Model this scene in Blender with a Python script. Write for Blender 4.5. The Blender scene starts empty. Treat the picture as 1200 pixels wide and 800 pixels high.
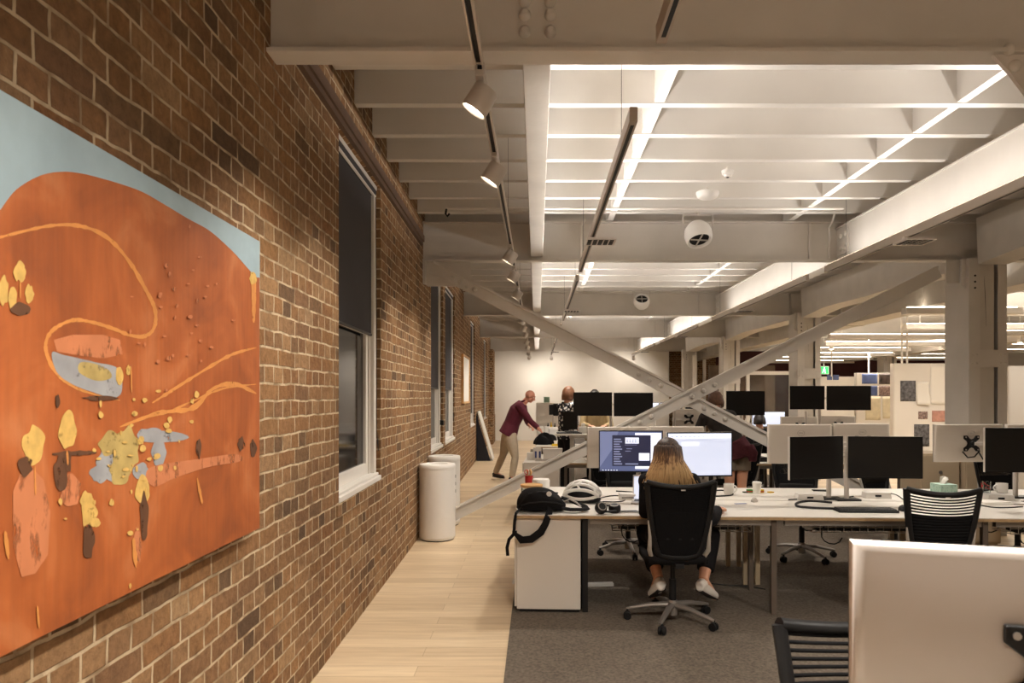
import bpy, bmesh, math, random
from mathutils import Vector, Matrix, Euler
R = math.radians
random.seed(11)
sc = bpy.context.scene
C = sc.collection
V = Vector
H = 1.6                     # eye height of the photographer
TH = math.atan(.01875)      # the old brick wall runs about one degree off the beams
DT = R(-2.5)                # the desk banks stand slightly skewed

def P(px, py, d):           # point seen at px,py of the photo, d metres into the room
    return V(((px - 629) * d / 800, d, H - (py - 464) * d / 800))
def onz(px, py, z):         # point on a horizontal surface of height z
    return P(px, py, (H - z) * 800 / (py - 464))
def W(d, off=0, z=0):       # point on the brick wall, off metres out from it
    return V((-1.188 - .01875 * d + off, d, z))

# ---------------------------------------------------------------- mesh builder
class MB:
    def __init__(s):
        s.bm = bmesh.new(); s.mi = 0
    def _m(s, n):
        if s.mi:
            s.bm.faces.ensure_lookup_table()
            for f in s.bm.faces[n:]: f.material_index = s.mi
        return s
    def box(s, c, sz, rot=None):
        n = len(s.bm.faces)
        M = Matrix.Translation(V(c))
        if rot is not None: M = M @ (rot.to_4x4() if isinstance(rot, Matrix) else Euler(rot).to_matrix().to_4x4())
        M = M @ Matrix.Diagonal((sz[0], sz[1], sz[2], 1))
        bmesh.ops.create_cube(s.bm, size=1, matrix=M); return s._m(n)
    def bx(s, x0, x1, y0, y1, z0, z1):
        return s.box(((x0+x1)/2, (y0+y1)/2, (z0+z1)/2), (abs(x1-x0), abs(y1-y0), abs(z1-z0)))
    def cyl(s, a, b, r0, r1=None, seg=14):
        n = len(s.bm.faces)
        a = V(a); b = V(b); d = b - a
        M = Matrix.Translation((a+b)/2) @ d.to_track_quat('Z', 'Y').to_matrix().to_4x4()
        bmesh.ops.create_cone(s.bm, cap_ends=True, segments=seg, radius1=r0, radius2=r0 if r1 is None else r1, depth=d.length, matrix=M)
        return s._m(n)
    def ell(s, c, r, rot=None, u=16, v=10):
        n = len(s.bm.faces)
        if not hasattr(r, '__len__'): r = (r, r, r)
        M = Matrix.Translation(V(c))
        if rot is not None: M = M @ (rot.to_4x4() if isinstance(rot, Matrix) else Euler(rot).to_matrix().to_4x4())
        bmesh.ops.create_uvsphere(s.bm, u_segments=u, v_segments=v, radius=1, matrix=M @ Matrix.Diagonal((r[0], r[1], r[2], 1)))
        return s._m(n)
    def loft(s, rings, closed=False, caps=True):
        n = len(s.bm.faces)
        vs = [[s.bm.verts.new(V(p)) for p in r] for r in rings]
        k = len(rings[0]); m = len(vs)
        for i in range(m if closed else m-1):
            a = vs[i]; b = vs[(i+1) % m]
            for j in range(k):
                s.bm.faces.new((a[j], a[(j+1) % k], b[(j+1) % k], b[j]))
        if caps and not closed:
            s.bm.faces.new(list(reversed(vs[0]))); s.bm.faces.new(vs[-1])
        return s._m(n)
    def tube(s, pts, r, seg=8, closed=False, up=None, flat=1.0):
        # r: one radius, a list, or a list of (a, b) pairs
        pts = [V(p) for p in pts]; N = len(pts)
        rr = r if hasattr(r, '__len__') else [r]*N
        t0 = (pts[1]-pts[0]).normalized()
        nrm = V(up) if up is not None else t0.orthogonal()
        rings = []
        for i in range(N):
            if closed: t = pts[(i+1) % N] - pts[i-1]
            elif i == 0: t = pts[1]-pts[0]
            elif i == N-1: t = pts[-1]-pts[-2]
            else: t = pts[i+1]-pts[i-1]
            t = t.normalized() if t.length > 1e-9 else t0
            nrm = nrm - t*nrm.dot(t)
            nrm = nrm.normalized() if nrm.length > 1e-6 else t.orthogonal().normalized()
            if up is not None:
                q = V(up) - t*V(up).dot(t)
                if q.length > 1e-3: nrm = q.normalized()
            bn = t.cross(nrm)
            a, b = rr[i] if hasattr(rr[i], '__len__') else (rr[i], rr[i]*flat)
            rings.append([pts[i] + nrm*(b*math.sin(2*math.pi*j/seg)) + bn*(a*math.cos(2*math.pi*j/seg)) for j in range(seg)])
        return s.loft(rings, closed)
    def lathe(s, prof, c=(0, 0, 0), seg=24, M=None):
        n = len(s.bm.faces); c = V(c)
        M = M or Matrix.Identity(3)
        vs = []
        for r, z in prof:
            if r < 1e-6: vs.append([s.bm.verts.new(c + M @ V((0, 0, z)))])
            else: vs.append([s.bm.verts.new(c + M @ V((r*math.cos(2*math.pi*j/seg), r*math.sin(2*math.pi*j/seg), z))) for j in range(seg)])
        for a, b in zip(vs, vs[1:]):
            for j in range(seg):
                k = (j+1) % seg
                if len(a) == 1 and len(b) == 1: continue
                if len(a) == 1: s.bm.faces.new((a[0], b[k], b[j]))
                elif len(b) == 1: s.bm.faces.new((a[j], a[k], b[0]))
                else: s.bm.faces.new((a[j], a[k], b[k], b[j]))
        return s._m(n)
    def prism(s, poly, ext):     # 3-D polygon, extruded by the vector ext
        n = len(s.bm.faces); ext = V(ext)
        a = [s.bm.verts.new(V(p)) for p in poly]; b = [s.bm.verts.new(V(p)+ext) for p in poly]
        k = len(a)
        s.bm.faces.new(list(reversed(a))); s.bm.faces.new(b)
        for j in range(k): s.bm.faces.new((a[j], a[(j+1) % k], b[(j+1) % k], b[j]))
        return s._m(n)
    def quad(s, pts):
        n = len(s.bm.faces); s.bm.faces.new([s.bm.verts.new(V(p)) for p in pts]); return s._m(n)
    def grid(s, fn, nu, nv):
        n = len(s.bm.faces)
        vs = [[s.bm.verts.new(V(fn(i/nu, j/nv))) for j in range(nv+1)] for i in range(nu+1)]
        for i in range(nu):
            for j in range(nv): s.bm.faces.new((vs[i][j], vs[i+1][j], vs[i+1][j+1], vs[i][j+1]))
        return s._m(n)
    def build(s, name, mats, parent=None, smooth=False, bevel=0, off=None, fix=True, loc=None, rz=0, angle=40):
        bm = s.bm
        if off is not None: bmesh.ops.translate(bm, verts=bm.verts, vec=-V(off))
        if fix: bmesh.ops.recalc_face_normals(bm, faces=bm.faces)
        me = bpy.data.meshes.new(name); bm.to_mesh(me); bm.free()
        for m in (mats if isinstance(mats, (list, tuple)) else [mats]): me.materials.append(m)
        if smooth:
            me.polygons.foreach_set('use_smooth', [True]*len(me.polygons))
            if smooth != 'all': me.set_sharp_from_angle(angle=R(angle))
        o = bpy.data.objects.new(name, me); C.objects.link(o)
        if parent is not None: o.parent = parent
        if bevel:
            b = o.modifiers.new('bevel', 'BEVEL'); b.width = bevel; b.segments = 2; b.limit_method = 'ANGLE'; b.angle_limit = R(50)
        if loc is not None: o.location = loc
        if rz: o.rotation_euler.z = rz
        return o

def tag(o, label, cat, group=None, kind=None):
    o['label'] = label; o['category'] = cat
    if group: o['group'] = group
    if kind: o['kind'] = kind
    return o
def thing(name, label, cat, loc=(0, 0, 0), rz=0, group=None):
    o = bpy.data.objects.new(name, None); C.objects.link(o)
    o.empty_display_size = .05
    o.location = loc; o.rotation_euler = (0, 0, rz)
    return tag(o, label, cat, group)
KIDS = {}
def dup(root, loc, rz, label, group=None, cat=None):
    def cp(o, par):
        c = o.copy(); C.objects.link(c); c.parent = par
        for ch in kids(o): cp(ch, c)
        return c
    def kids(o): return [x for x in ALL if x.parent is o]
    ALL = list(C.objects)
    r = cp(root, None); r.location = loc; r.rotation_euler.z = rz
    r['label'] = label
    if group: r['group'] = group
    return r
def struct(o, label=None):
    o['kind'] = 'structure'
    if label: o['label'] = label
    return o

# ---------------------------------------------------------------- materials
def lin(c): 
    return tuple(((x/255)/12.92 if x/255 <= .04045 else ((x/255+.055)/1.055)**2.4) for x in c) + (1,)
MATS = {}
def mat(name, col, rough=.5, metal=0, var=0.0, scale=8, bump=0, bscale=80, emit=None, estr=0, spec=.5, sheen=0, alpha=1, trans=0, coat=0):
    if name in MATS: return MATS[name]
    m = bpy.data.materials.new(name); m.use_nodes = True
    nt = m.node_tree; b = nt.nodes['Principled BSDF']
    c = lin(col)
    b.inputs['Base Color'].default_value = c; b.inputs['Roughness'].default_value = rough
    b.inputs['Metallic'].default_value = metal; b.inputs['Specular IOR Level'].default_value = spec
    if sheen: b.inputs['Sheen Weight'].default_value = sheen
    if coat: b.inputs['Coat Weight'].default_value = coat
    if trans: b.inputs['Transmission Weight'].default_value = trans; b.inputs['IOR'].default_value = 1.3
    if alpha < 1: b.inputs['Alpha'].default_value = alpha
    if emit: b.inputs['Emission Color'].default_value = lin(emit); b.inputs['Emission Strength'].default_value = estr
    if var or bump:
        tc = nt.nodes.new('ShaderNodeTexCoord')
    if var:
        n = nt.nodes.new('ShaderNodeTexNoise'); n.inputs['Scale'].default_value = scale; n.inputs['Detail'].default_value = 5
        nt.links.new(tc.outputs['Object'], n.inputs['Vector'])
        r = nt.nodes.new('ShaderNodeValToRGB')
        r.color_ramp.elements[0].position = .3; r.color_ramp.elements[1].position = .7
        r.color_ramp.elements[0].color = tuple(max(0, x*(1-var)) for x in c[:3]) + (1,)
        r.color_ramp.elements[1].color = tuple(min(1, x*(1+var)) for x in c[:3]) + (1,)
        nt.links.new(n.outputs['Fac'], r.inputs['Fac']); nt.links.new(r.outputs['Color'], b.inputs['Base Color'])
    if bump:
        n2 = nt.nodes.new('ShaderNodeTexNoise'); n2.inputs['Scale'].default_value = bscale; n2.inputs['Detail'].default_value = 4
        nt.links.new(tc.outputs['Object'], n2.inputs['Vector'])
        bp = nt.nodes.new('ShaderNodeBump'); bp.inputs['Strength'].default_value = bump; bp.inputs['Distance'].default_value = .01
        nt.links.new(n2.outputs['Fac'], bp.inputs['Height']); nt.links.new(bp.outputs['Normal'], b.inputs['Normal'])
    MATS[name] = m
    return m

def brick_material():
    m = bpy.data.materials.new('old_brick'); m.use_nodes = True; nt = m.node_tree; N = nt.nodes.new; L = nt.links.new
    b = nt.nodes['Principled BSDF']; b.inputs['Roughness'].default_value = .9; b.inputs['Specular IOR Level'].default_value = .25
    tc = N('ShaderNodeTexCoord'); sp = N('ShaderNodeSeparateXYZ'); L(tc.outputs['Object'], sp.inputs[0])
    ad = N('ShaderNodeMath'); ad.operation = 'ADD'; L(sp.outputs['X'], ad.inputs[0]); L(sp.outputs['Y'], ad.inputs[1])
    cb = N('ShaderNodeCombineXYZ'); L(ad.outputs[0], cb.inputs['X']); L(sp.outputs['Z'], cb.inputs['Y'])
    wn = N('ShaderNodeTexNoise'); wn.inputs['Scale'].default_value = 7; wn.inputs['Detail'].default_value = 4; L(cb.outputs[0], wn.inputs['Vector'])
    ws = N('ShaderNodeVectorMath'); ws.operation = 'SUBTRACT'; L(wn.outputs['Color'], ws.inputs[0]); ws.inputs[1].default_value = (.5, .5, .5)
    wm = N('ShaderNodeVectorMath'); wm.operation = 'SCALE'; L(ws.outputs[0], wm.inputs[0]); wm.inputs['Scale'].default_value = .024
    wa = N('ShaderNodeVectorMath'); wa.operation = 'ADD'; L(cb.outputs[0], wa.inputs[0]); L(wm.outputs[0], wa.inputs[1])
    br = N('ShaderNodeTexBrick'); L(wa.outputs[0], br.inputs['Vector'])
    br.offset = .5; br.offset_frequency = 2; br.squash = .5; br.squash_frequency = 2
    br.inputs['Color1'].default_value = (0, 0, 0, 1); br.inputs['Color2'].default_value = (1, 1, 1, 1); br.inputs['Mortar'].default_value = (.5, .5, .5, 1)
    br.inputs['Scale'].default_value = 1; br.inputs['Mortar Size'].default_value = .0068; br.inputs['Mortar Smooth'].default_value = .35
    br.inputs['Brick Width'].default_value = .236; br.inputs['Row Height'].default_value = .083
    rp = N('ShaderNodeValToRGB'); L(br.outputs['Color'], rp.inputs['Fac']); cr = rp.color_ramp
    stops = [(0, (106, 84, 64)), (.16, (142, 110, 78)), (.32, (150, 113, 76)), (.5, (134, 102, 74)), (.66, (164, 130, 94)), (.82, (146, 106, 70)), (1, (168, 138, 104))]
    while len(cr.elements) < len(stops): cr.elements.new(.5)
    for e, (p, c) in zip(cr.elements, stops): e.position = p; e.color = lin(c)
    n1 = N('ShaderNodeTexNoise'); n1.inputs['Scale'].default_value = 26; n1.inputs['Detail'].default_value = 6; n1.inputs['Roughness'].default_value = .7; L(tc.outputs['Object'], n1.inputs['Vector'])
    r1 = N('ShaderNodeValToRGB'); L(n1.outputs['Fac'], r1.inputs['Fac']); r1.color_ramp.elements[0].position = .3; r1.color_ramp.elements[0].color = (.6, .58, .55, 1); r1.color_ramp.elements[1].position = .66; r1.color_ramp.elements[1].color = (1.1, 1.08, 1.05, 1)
    n3 = N('ShaderNodeTexNoise'); n3.inputs['Scale'].default_value = 1.4; n3.inputs['Detail'].default_value = 4; L(tc.outputs['Object'], n3.inputs['Vector'])
    r3 = N('ShaderNodeValToRGB'); L(n3.outputs['Fac'], r3.inputs['Fac']); r3.color_ramp.elements[0].position = .35; r3.color_ramp.elements[0].color = (.75, .72, .72, 1); r3.color_ramp.elements[1].position = .62; r3.color_ramp.elements[1].color = (1.05, 1.03, 1, 1)
    mu = N('ShaderNodeMix'); mu.data_type = 'RGBA'; mu.blend_type = 'MULTIPLY'; mu.inputs['Factor'].default_value = 1; L(rp.outputs['Color'], mu.inputs['A']); L(r1.outputs['Color'], mu.inputs['B'])
    mu2 = N('ShaderNodeMix'); mu2.data_type = 'RGBA'; mu2.blend_type = 'MULTIPLY'; mu2.inputs['Factor'].default_value = 1; L(mu.outputs['Result'], mu2.inputs['A']); L(r3.outputs['Color'], mu2.inputs['B'])
    mm = N('ShaderNodeMix'); mm.data_type = 'RGBA'; L(br.outputs['Fac'], mm.inputs['Factor']); L(mu2.outputs['Result'], mm.inputs['A'])
    # mortar, smeared unevenly
    n4 = N('ShaderNodeTexNoise'); n4.inputs['Scale'].default_value = 9; L(tc.outputs['Object'], n4.inputs['Vector'])
    r4 = N('ShaderNodeValToRGB'); L(n4.outputs['Fac'], r4.inputs['Fac']); r4.color_ramp.elements[0].position = .34; r4.color_ramp.elements[0].color = lin((146, 122, 94)); r4.color_ramp.elements[1].position = .56; r4.color_ramp.elements[1].color = lin((202, 180, 148))
    L(r4.outputs['Color'], mm.inputs['B']); L(mm.outputs['Result'], b.inputs['Base Color'])
    iv = N('ShaderNodeMath'); iv.operation = 'MULTIPLY_ADD'; L(br.outputs['Fac'], iv.inputs[0]); iv.inputs[1].default_value = -.6; L(n1.outputs['Fac'], iv.inputs[2])
    bp = N('ShaderNodeBump'); bp.inputs['Strength'].default_value = .9; bp.inputs['Distance'].default_value = .014; L(iv.outputs[0], bp.inputs['Height']); L(bp.outputs['Normal'], b.inputs['Normal'])
    return m

def plank_material():
    m = bpy.data.materials.new('pale_oak_boards'); m.use_nodes = True; nt = m.node_tree; N = nt.nodes.new; L = nt.links.new
    b = nt.nodes['Principled BSDF']; b.inputs['Roughness'].default_value = .42
    tc = N('ShaderNodeTexCoord')
    br = N('ShaderNodeTexBrick'); L(tc.outputs['Object'], br.inputs['Vector'])
    br.offset = .37; br.inputs['Color1'].default_value = (0, 0, 0, 1); br.inputs['Color2'].default_value = (1, 1, 1, 1); br.inputs['Mortar'].default_value = (.3, .3, .3, 1)
    br.inputs['Scale'].default_value = 1; br.inputs['Mortar Size'].default_value = .0012; br.inputs['Brick Width'].default_value = 1.9; br.inputs['Row Height'].default_value = .15
    rp = N('ShaderNodeValToRGB'); L(br.outputs['Color'], rp.inputs['Fac'])
    rp.color_ramp.elements[0].color = lin((206, 182, 148)); rp.color_ramp.elements[1].color = lin((226, 205, 172))
    mp = N('ShaderNodeMapping'); mp.inputs['Scale'].default_value = (1.2, 14, 1); L(tc.outputs['Object'], mp.inputs['Vector'])
    n1 = N('ShaderNodeTexNoise'); n1.inputs['Scale'].default_value = 2.2; n1.inputs['Detail'].default_value = 6; L(mp.outputs[0], n1.inputs['Vector'])
    r1 = N('ShaderNodeValToRGB'); L(n1.outputs['Fac'], r1.inputs['Fac']); r1.color_ramp.elements[0].position = .3; r1.color_ramp.elements[0].color = (.86, .83, .8, 1); r1.color_ramp.elements[1].position = .65; r1.color_ramp.elements[1].color = (1.02, 1.02, 1.02, 1)
    mu = N('ShaderNodeMix'); mu.data_type = 'RGBA'; mu.blend_type = 'MULTIPLY'; mu.inputs['Factor'].default_value = 1; L(rp.outputs['Color'], mu.inputs['A']); L(r1.outputs['Color'], mu.inputs['B'])
    mm = N('ShaderNodeMix'); mm.data_type = 'RGBA'; L(br.outputs['Fac'], mm.inputs['Factor']); L(mu.outputs['Result'], mm.inputs['A']); mm.inputs['B'].default_value = lin((150, 124, 94))
    L(mm.outputs['Result'], b.inputs['Base Color'])
    return m

BRICK = brick_material(); PLANK = plank_material()
STEEL = mat('painted_steel', (208, 202, 194), .55, var=.05, scale=2.5, bump=.06, bscale=40)
TIMBER = mat('painted_timber', (200, 193, 183), .6, var=.07, scale=3, bump=.12, bscale=22)
CEILW = mat('painted_boards', (216, 211, 204), .65, var=.04, scale=2)
PLASTER = mat('white_plaster', (224, 218, 209), .8, var=.03, scale=1.3)
CARPET = mat('loop_carpet', (113, 103, 92), .95, var=.3, scale=55, bump=.6, bscale=300, spec=.1)
WHITE = mat('white_paint', (226, 220, 212), .45)
WHITEPL = mat('white_plastic', (232, 228, 222), .4)
DESKW = mat('white_laminate', (226, 220, 211), .38)
DESKEDGE = mat('plywood_edge', (176, 146, 106), .6, var=.12, scale=30)
CABW = mat('cabinet_grey_white', (212, 204, 193), .5)
BLACK = mat('black_plastic', (17, 16, 17), .5, spec=.35)
BLACKM = mat('black_metal', (30, 29, 29), .4, metal=.3)
SCREENOFF = mat('dark_screen', (14, 14, 16), .35, spec=.4)
BLACKFAB = mat('black_fabric', (20, 18, 19), .9, var=.15, scale=60, bump=.2, bscale=200, spec=.2)
MESHFAB = mat('chair_mesh', (17, 16, 17), .85, spec=.15)
GREYM = mat('grey_cast_metal', (150, 143, 136), .4, metal=.6)
SILVER = mat('silver_plastic', (200, 192, 184), .38, metal=.25)
CHROME = mat('brushed_steel', (190, 184, 178), .28, metal=.9)
BLIND = mat('charcoal_blind', (56, 52, 54), .85, var=.06, scale=4)
GLASSD = mat('night_glass', (24, 24, 27), .08, spec=.3)
GLASS = mat('clear_glass', (235, 240, 240), .03, trans=1)
PAPER = mat('white_paper', (232, 227, 218), .8)
CABLE = mat('black_rubber', (18, 18, 18), .6)
WOODL = mat('light_wood', (206, 160, 104), .5, var=.15, scale=12)
LENS = mat('lit_lens', (255, 250, 240), .3, emit=(255, 240, 214), estr=14)
SKIN = mat('skin', (214, 160, 130), .55)
RED = mat('red_plastic', (178, 34, 34), .4)
YELLOW = mat('yellow_card', (226, 184, 40), .6)

def text_mesh(body, size, mtl, parent, loc, rot=(R(90), 0, 0), name='lettering', align='CENTER'):
    cu = bpy.data.curves.new('t', 'FONT'); cu.body = body; cu.size = size; cu.align_x = align; cu.align_y = 'CENTER'; cu.extrude = .0005
    to = bpy.data.objects.new('t', cu); C.objects.link(to)
    dg = bpy.context.evaluated_depsgraph_get()
    me = bpy.data.meshes.new_from_object(to.evaluated_get(dg)); bpy.data.objects.remove(to)
    me.materials.clear(); me.materials.append(mtl)
    o = bpy.data.objects.new(name, me); C.objects.link(o); o.parent = parent; o.location = loc; o.rotation_euler = rot
    return o
# ================================================================ SETTING
ENDY = 24.5
m = MB(); m.bx(-1.9, 18, -7, 31, -.1, 0)
struct(m.build('floor', PLANK), 'pale oak plank floor running along the brick wall')
m = MB(); m.bx(-.185, 4.7, -6.5, 20.5, 0, .006)
struct(m.build('floor_carpet', CARPET), 'grey brown carpet under the desk banks')

# --- brick wall with its window openings
WIN = [(4.38, 5.66, .91, 3.33, 2.1), (8.72, 10.0, .86, 3.33, 1.71), (10.3, 11.75, .86, 3.33, 1.71), (15.2, 16.5, .9, 3.33, 1.2), (20.2, 21.7, .9, 3.33, .95)]
m = MB(); y0 = -7.0; T = -.36
for (a, b, z0, z1, bl) in WIN:
    m.bx(T, 0, y0, a, 0, 3.95); m.bx(T, 0, a, b, 0, z0); m.bx(T, 0, a, b, z1, 3.95); y0 = b
m.bx(T, 0, y0, 25.2, 0, 3.95)
m.bx(0, .16, 22.6, 24.6, 0, .95)                      # low brick pier at the far corner
m.bx(0, .14, 23.3, 24.6, .95, 3.2)
bmesh.ops.remove_doubles(m.bm, verts=m.bm.verts, dist=.0005)
struct(m.build('wall_left', BRICK, loc=(-1.188, 0, 0), rz=TH), 'brown brick wall along the left side')
for i, (a, b, z0, z1, bl) in enumerate(WIN):
    wn = MB(); fx = -.035                               # frame set a little back from the brick face
    def fr(mb, x0, x1, ya, yb, za, zb): mb.bx(x0, x1, ya, yb, za, zb)
    f = MB()
    f.bx(fx-.12, fx, a+.005, a+.075, z0+.06, z1-.005); f.bx(fx-.12, fx, b-.085, b-.005, z0+.06, z1-.005)
    f.bx(fx-.12, fx, a+.075, b-.085, z1-.09, z1-.005)
    f.bx(fx-.13, fx-.03, b-.115, b-.085, z0+.06, z1-.09); f.bx(fx-.13, fx-.03, a+.075, a+.105, z0+.06, z1-.09)
    root = struct(f.build('window_%d' % (i+1), WHITE, bevel=.006, loc=(-1.188, 0, 0), rz=TH), 'white timber sash window in the brick wall')
    g = MB()                                            # lower sash and upper sash
    zm = (z0+z1)/2
    for (xs, za, zb) in ((fx-.085, z0+.06, zm+.03), (fx-.125, zm-.02, z1-.09)):
        g.bx(xs, xs+.04, a+.105, a+.165, za, zb); g.bx(xs, xs+.04, b-.175, b-.115, za, zb)
        g.bx(xs, xs+.04, a+.165, b-.175, za, za+.09); g.bx(xs, xs+.04, a+.165, b-.175, zb-.05, zb)
    g.build('sash', WHITE, root, bevel=.005)
    q = MB(); q.bx(fx-.075, fx-.069, a+.165, b-.175, z0+.15, zm-.02); q.bx(fx-.115, fx-.109, a+.165, b-.175, zm+.07, z1-.14); q.build('pane', GLASSD, root)
    s = MB(); s.bx(fx-.14, fx+.042, a+.005, b-.005, z0, z0+.04); s.bx(fx-.14, fx+.02, a+.005, b-.005, z0+.0401, z0+.062); s.build('window_sill', WHITE, root, bevel=.006)
    s = MB(); s.bx(fx-.36, fx-.2, a-.05, b+.05, z0-.05, z1+.05); s.build('night_backing', BLACK, root)
    bl_ = MB(); bl_.bx(fx-.03, fx-.024, a+.02, b-.045, bl, z1-.06); bd = bl_.build('roller_blind', BLIND, root)
    r = MB(); r.cyl((fx-.03, a+.02, z1-.055), (fx-.03, b-.03, z1-.055), .038, seg=18); r.build('blind_roller', BLIND, bd, smooth=True)
    r = MB(); r.cyl((fx-.027, a+.02, bl), (fx-.027, b-.045, bl), .011, seg=10); r.build('bottom_bar', BLACKM, bd, smooth=True)
    r = MB(); r.bx(fx-.015, fx+.005, a+.005, b-.005, z1-.03, z1+.0); r.build('head_rail', WHITE, root)
    r = MB(); r.tube([(fx+.008, b-.06, z1-.1), (fx+.012, b-.05, 2.2), (fx+.012, b-.05, 1.3), (fx+.02, b-.02, 1.15), (fx+.012, b+.0, 1.3)], .0025, 6); r.build('blind_cord', CABLE, root)
    if i in (1,):
        r = MB(); r.bx(fx+.0, fx+.05, b-.06, b-.03, 1.18, 1.25); r.build('cord_cleat', BLACK, root)
# brick sills
m = MB()
for (a, b, z0, z1, bl) in WIN[:3]:
    m.bx(-.3, .012, a-.06, b+.08, z0-.083, z0-.002)
struct(m.build('trim_1', BRICK, loc=(-1.188, 0, 0), rz=TH), 'brick sill course under the sash windows')

m = MB(); m.bx(.0, .045, 3.45, 7.85, 3.37, 3.44); m.bx(.0, .03, 3.45, 7.85, 3.33, 3.37)
struct(m.build('trim_2', mat('dark_timber', (92, 68, 50), .7, var=.2, scale=6), loc=(-1.188, 0, 0), rz=TH), 'dark timber rail along the brick above the first window')
# --- end wall, side walls, wall behind the camera
m = MB(); m.bx(-1.75, 4.75, ENDY, ENDY+.2, 0, 3.95); m.bx(4.55, 4.75, ENDY+.2, 29, 0, 3.95)
struct(m.build('wall_back', PLASTER), 'plain white plaster wall at the far end')
m = MB(); m.bx(4.55, 7.6, 29, 29.2, 0, 3.95)
struct(m.build('wall_back_brick', BRICK), 'dark brick end wall behind the columns')
MAROON = mat('maroon_paint', (74, 34, 32), .8)
m = MB(); m.bx(7.6, 18, 29, 29.2, 0, 3.95); m.bx(7.6, 7.62, 28.98, 29, 0, 3.95)
struct(m.build('wall_far', MAROON), 'dark maroon far wall beyond the pinboards')
m = MB(); m.bx(17.8, 18, -7, 29, 0, 3.95)
struct(m.build('wall_right', PLASTER), 'plain pale wall on the far right side')
m = MB(); m.bx(-1.75, 18, -7.2, -7, 0, 3.95)
struct(m.build('wall_rear', PLASTER), 'plain wall behind the photographer')

# --- ceiling: boarded deck over white joists
m = MB(); m.bx(-1.9, 18, -7.2, 31, 3.95, 4.05)
ceil = struct(m.build('ceiling', CEILW), 'white boarded ceiling over exposed joists')
jm = None; blk = None
JY = [.3 + .565*i for i in range(43)]
BEAMY = [-1.9, 3.147, 8.0, 13.45, 18.4, 24.1]
for y in JY:
    if jm is None:
        q = MB(); q.bx(-1.6, 17.9, -.035, .035, 3.65, 3.95); o = q.build('joist', CEILW, ceil); jm = o
    else:
        o = jm.copy(); C.objects.link(o); o.parent = ceil
    o.location = (0, y, 0)
for X in (.86, 2.98):
    for y in JY[5:-1]:
        if blk is None:
            q = MB(); q.bx(-.035, .035, .035, .53, 3.66, 3.93); o = q.build('blocking', CEILW, ceil); blk = o
        else:
            o = blk.copy(); C.objects.link(o); o.parent = ceil
        o.location = (X, y, 0)
# conduit pipes fixed below the joists
q = MB(); q.cyl((-.98, 7.35, 3.62), (3.3, 7.35, 3.62), .014, seg=8); q.cyl((-.05, 7.35, 3.62), (-.05, 7.35, 3.66), .012, seg=8); q.build('conduit', WHITE, ceil, smooth=True)
q = MB(); q.cyl((-.98, 12.6, 3.62), (3.3, 12.6, 3.62), .014, seg=8); q.build('conduit', WHITE, ceil, smooth=True)
q = MB(); q.tube([(-.97, 7.35, 3.62), (-.98, 7.34, 3.56), (-.96, 7.33, 3.53), (-.94, 7.34, 3.56)], .012, 8); q.build('hook', BLACK, ceil)

# --- steel cross beams
BL = ['painted steel cross beam nearest the camera, dark across the top of the photo', 'second steel cross beam, carrying the big crossed braces', 'third steel cross beam beyond the crossed braces', 'fourth steel cross beam towards the far wall', 'steel cross beam directly above the white end wall']
for i, y in enumerate(BEAMY[1:]):
    q = MB(); zb = 3.19; x0 = W(y).x - .05
    x1 = 17.9
    q.bx(x0, x1, y, y+.13, zb, zb+.018); q.bx(x0, x1, y, y+.13, 3.632, 3.65); q.bx(x0, x1, y+.055, y+.073, zb+.018, 3.632)
    b = tag(q.build('steel_beam', STEEL), BL[i], 'beam', 'steel cross beams')
    if i > 0:
        for xs in (3.2,):
            s = MB(); s.bx(xs, xs+.014, y+.01, y+.055, zb+.018, 3.63); s.build('stiffener', STEEL, b)
    if i == 0:
        for pxx in (615, 645):
            for pyy in (2, 18, 38):
                p = P(pxx, pyy, y+.055); s = MB()
                s.lathe([(0, .036), (.014, .034), (.026, .02), (.029, 0)], (p.x, y+.056, p.z), 14, Matrix.Rotation(R(90), 3, 'X')); s.build('rivet', STEEL, b, smooth=True)
        p = P(1180, 60, y)                              # bolted gusset at the right
        s = MB(); s.prism([(p.x-.05, y+.02, 3.185), (p.x+.3, y+.02, 3.185), (p.x+.3, y+.02, 2.95), (p.x+.12, y+.02, 2.98), (p.x+.03, y+.02, 3.1)], (0, .02, 0)); s.build('gusset', STEEL, b)
        for (dx, dz) in ((.0, 3.205), (.03, 3.13), (.1, 3.08), (.12, 3.16)):
            s = MB(); s.ell((p.x+dx+.02, y+.015, dz), (.028, .02, .028)); s.build('rivet', STEEL, b, smooth=True)
# box beam running lengthwise between the cross beams
for i in range(4):
    a, b2 = BEAMY[i+1]+.13, BEAMY[i+2]
    q = MB(); q.bx(-.07, .07, a-.05 if i else a, b2+.04, 3.24, 3.66)
    tag(q.build('box_beam', TIMBER, bevel=.004), ['pale box beam running away from the nearest cross beam', 'pale box beam between second and third cross beams', 'pale box beam between third and fourth cross beams', 'short pale box beam near the far white wall'][i], 'beam', 'lengthwise box beams')
# big lengthwise girder on the right
q = MB(); gx = 3.54
q.bx(gx, gx+.02, 3.3, 24.1, 3.2, 3.56); q.bx(gx-.02, gx+.16, 3.3, 24.1, 3.185, 3.2); q.bx(gx-.02, gx+.13, 3.3, 24.1, 3.56, 3.575)
gd = tag(q.build('steel_girder', STEEL), 'long bright white steel girder running into the distance at right', 'girder')
for y in BEAMY[2:5]:
    s = MB(); s.bx(gx-.012, gx, y-.26, y-.02, 3.24, 3.52); pl = s.build('splice_plate', STEEL, gd)
    for (dy, dz) in ((-.2, 3.3), (-.08, 3.3), (-.2, 3.46), (-.08, 3.46)):
        s = MB(); s.ell((gx-.014, y+dy, dz), (.02, .03, .03)); s.build('rivet', STEEL, pl, smooth=True)
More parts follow.
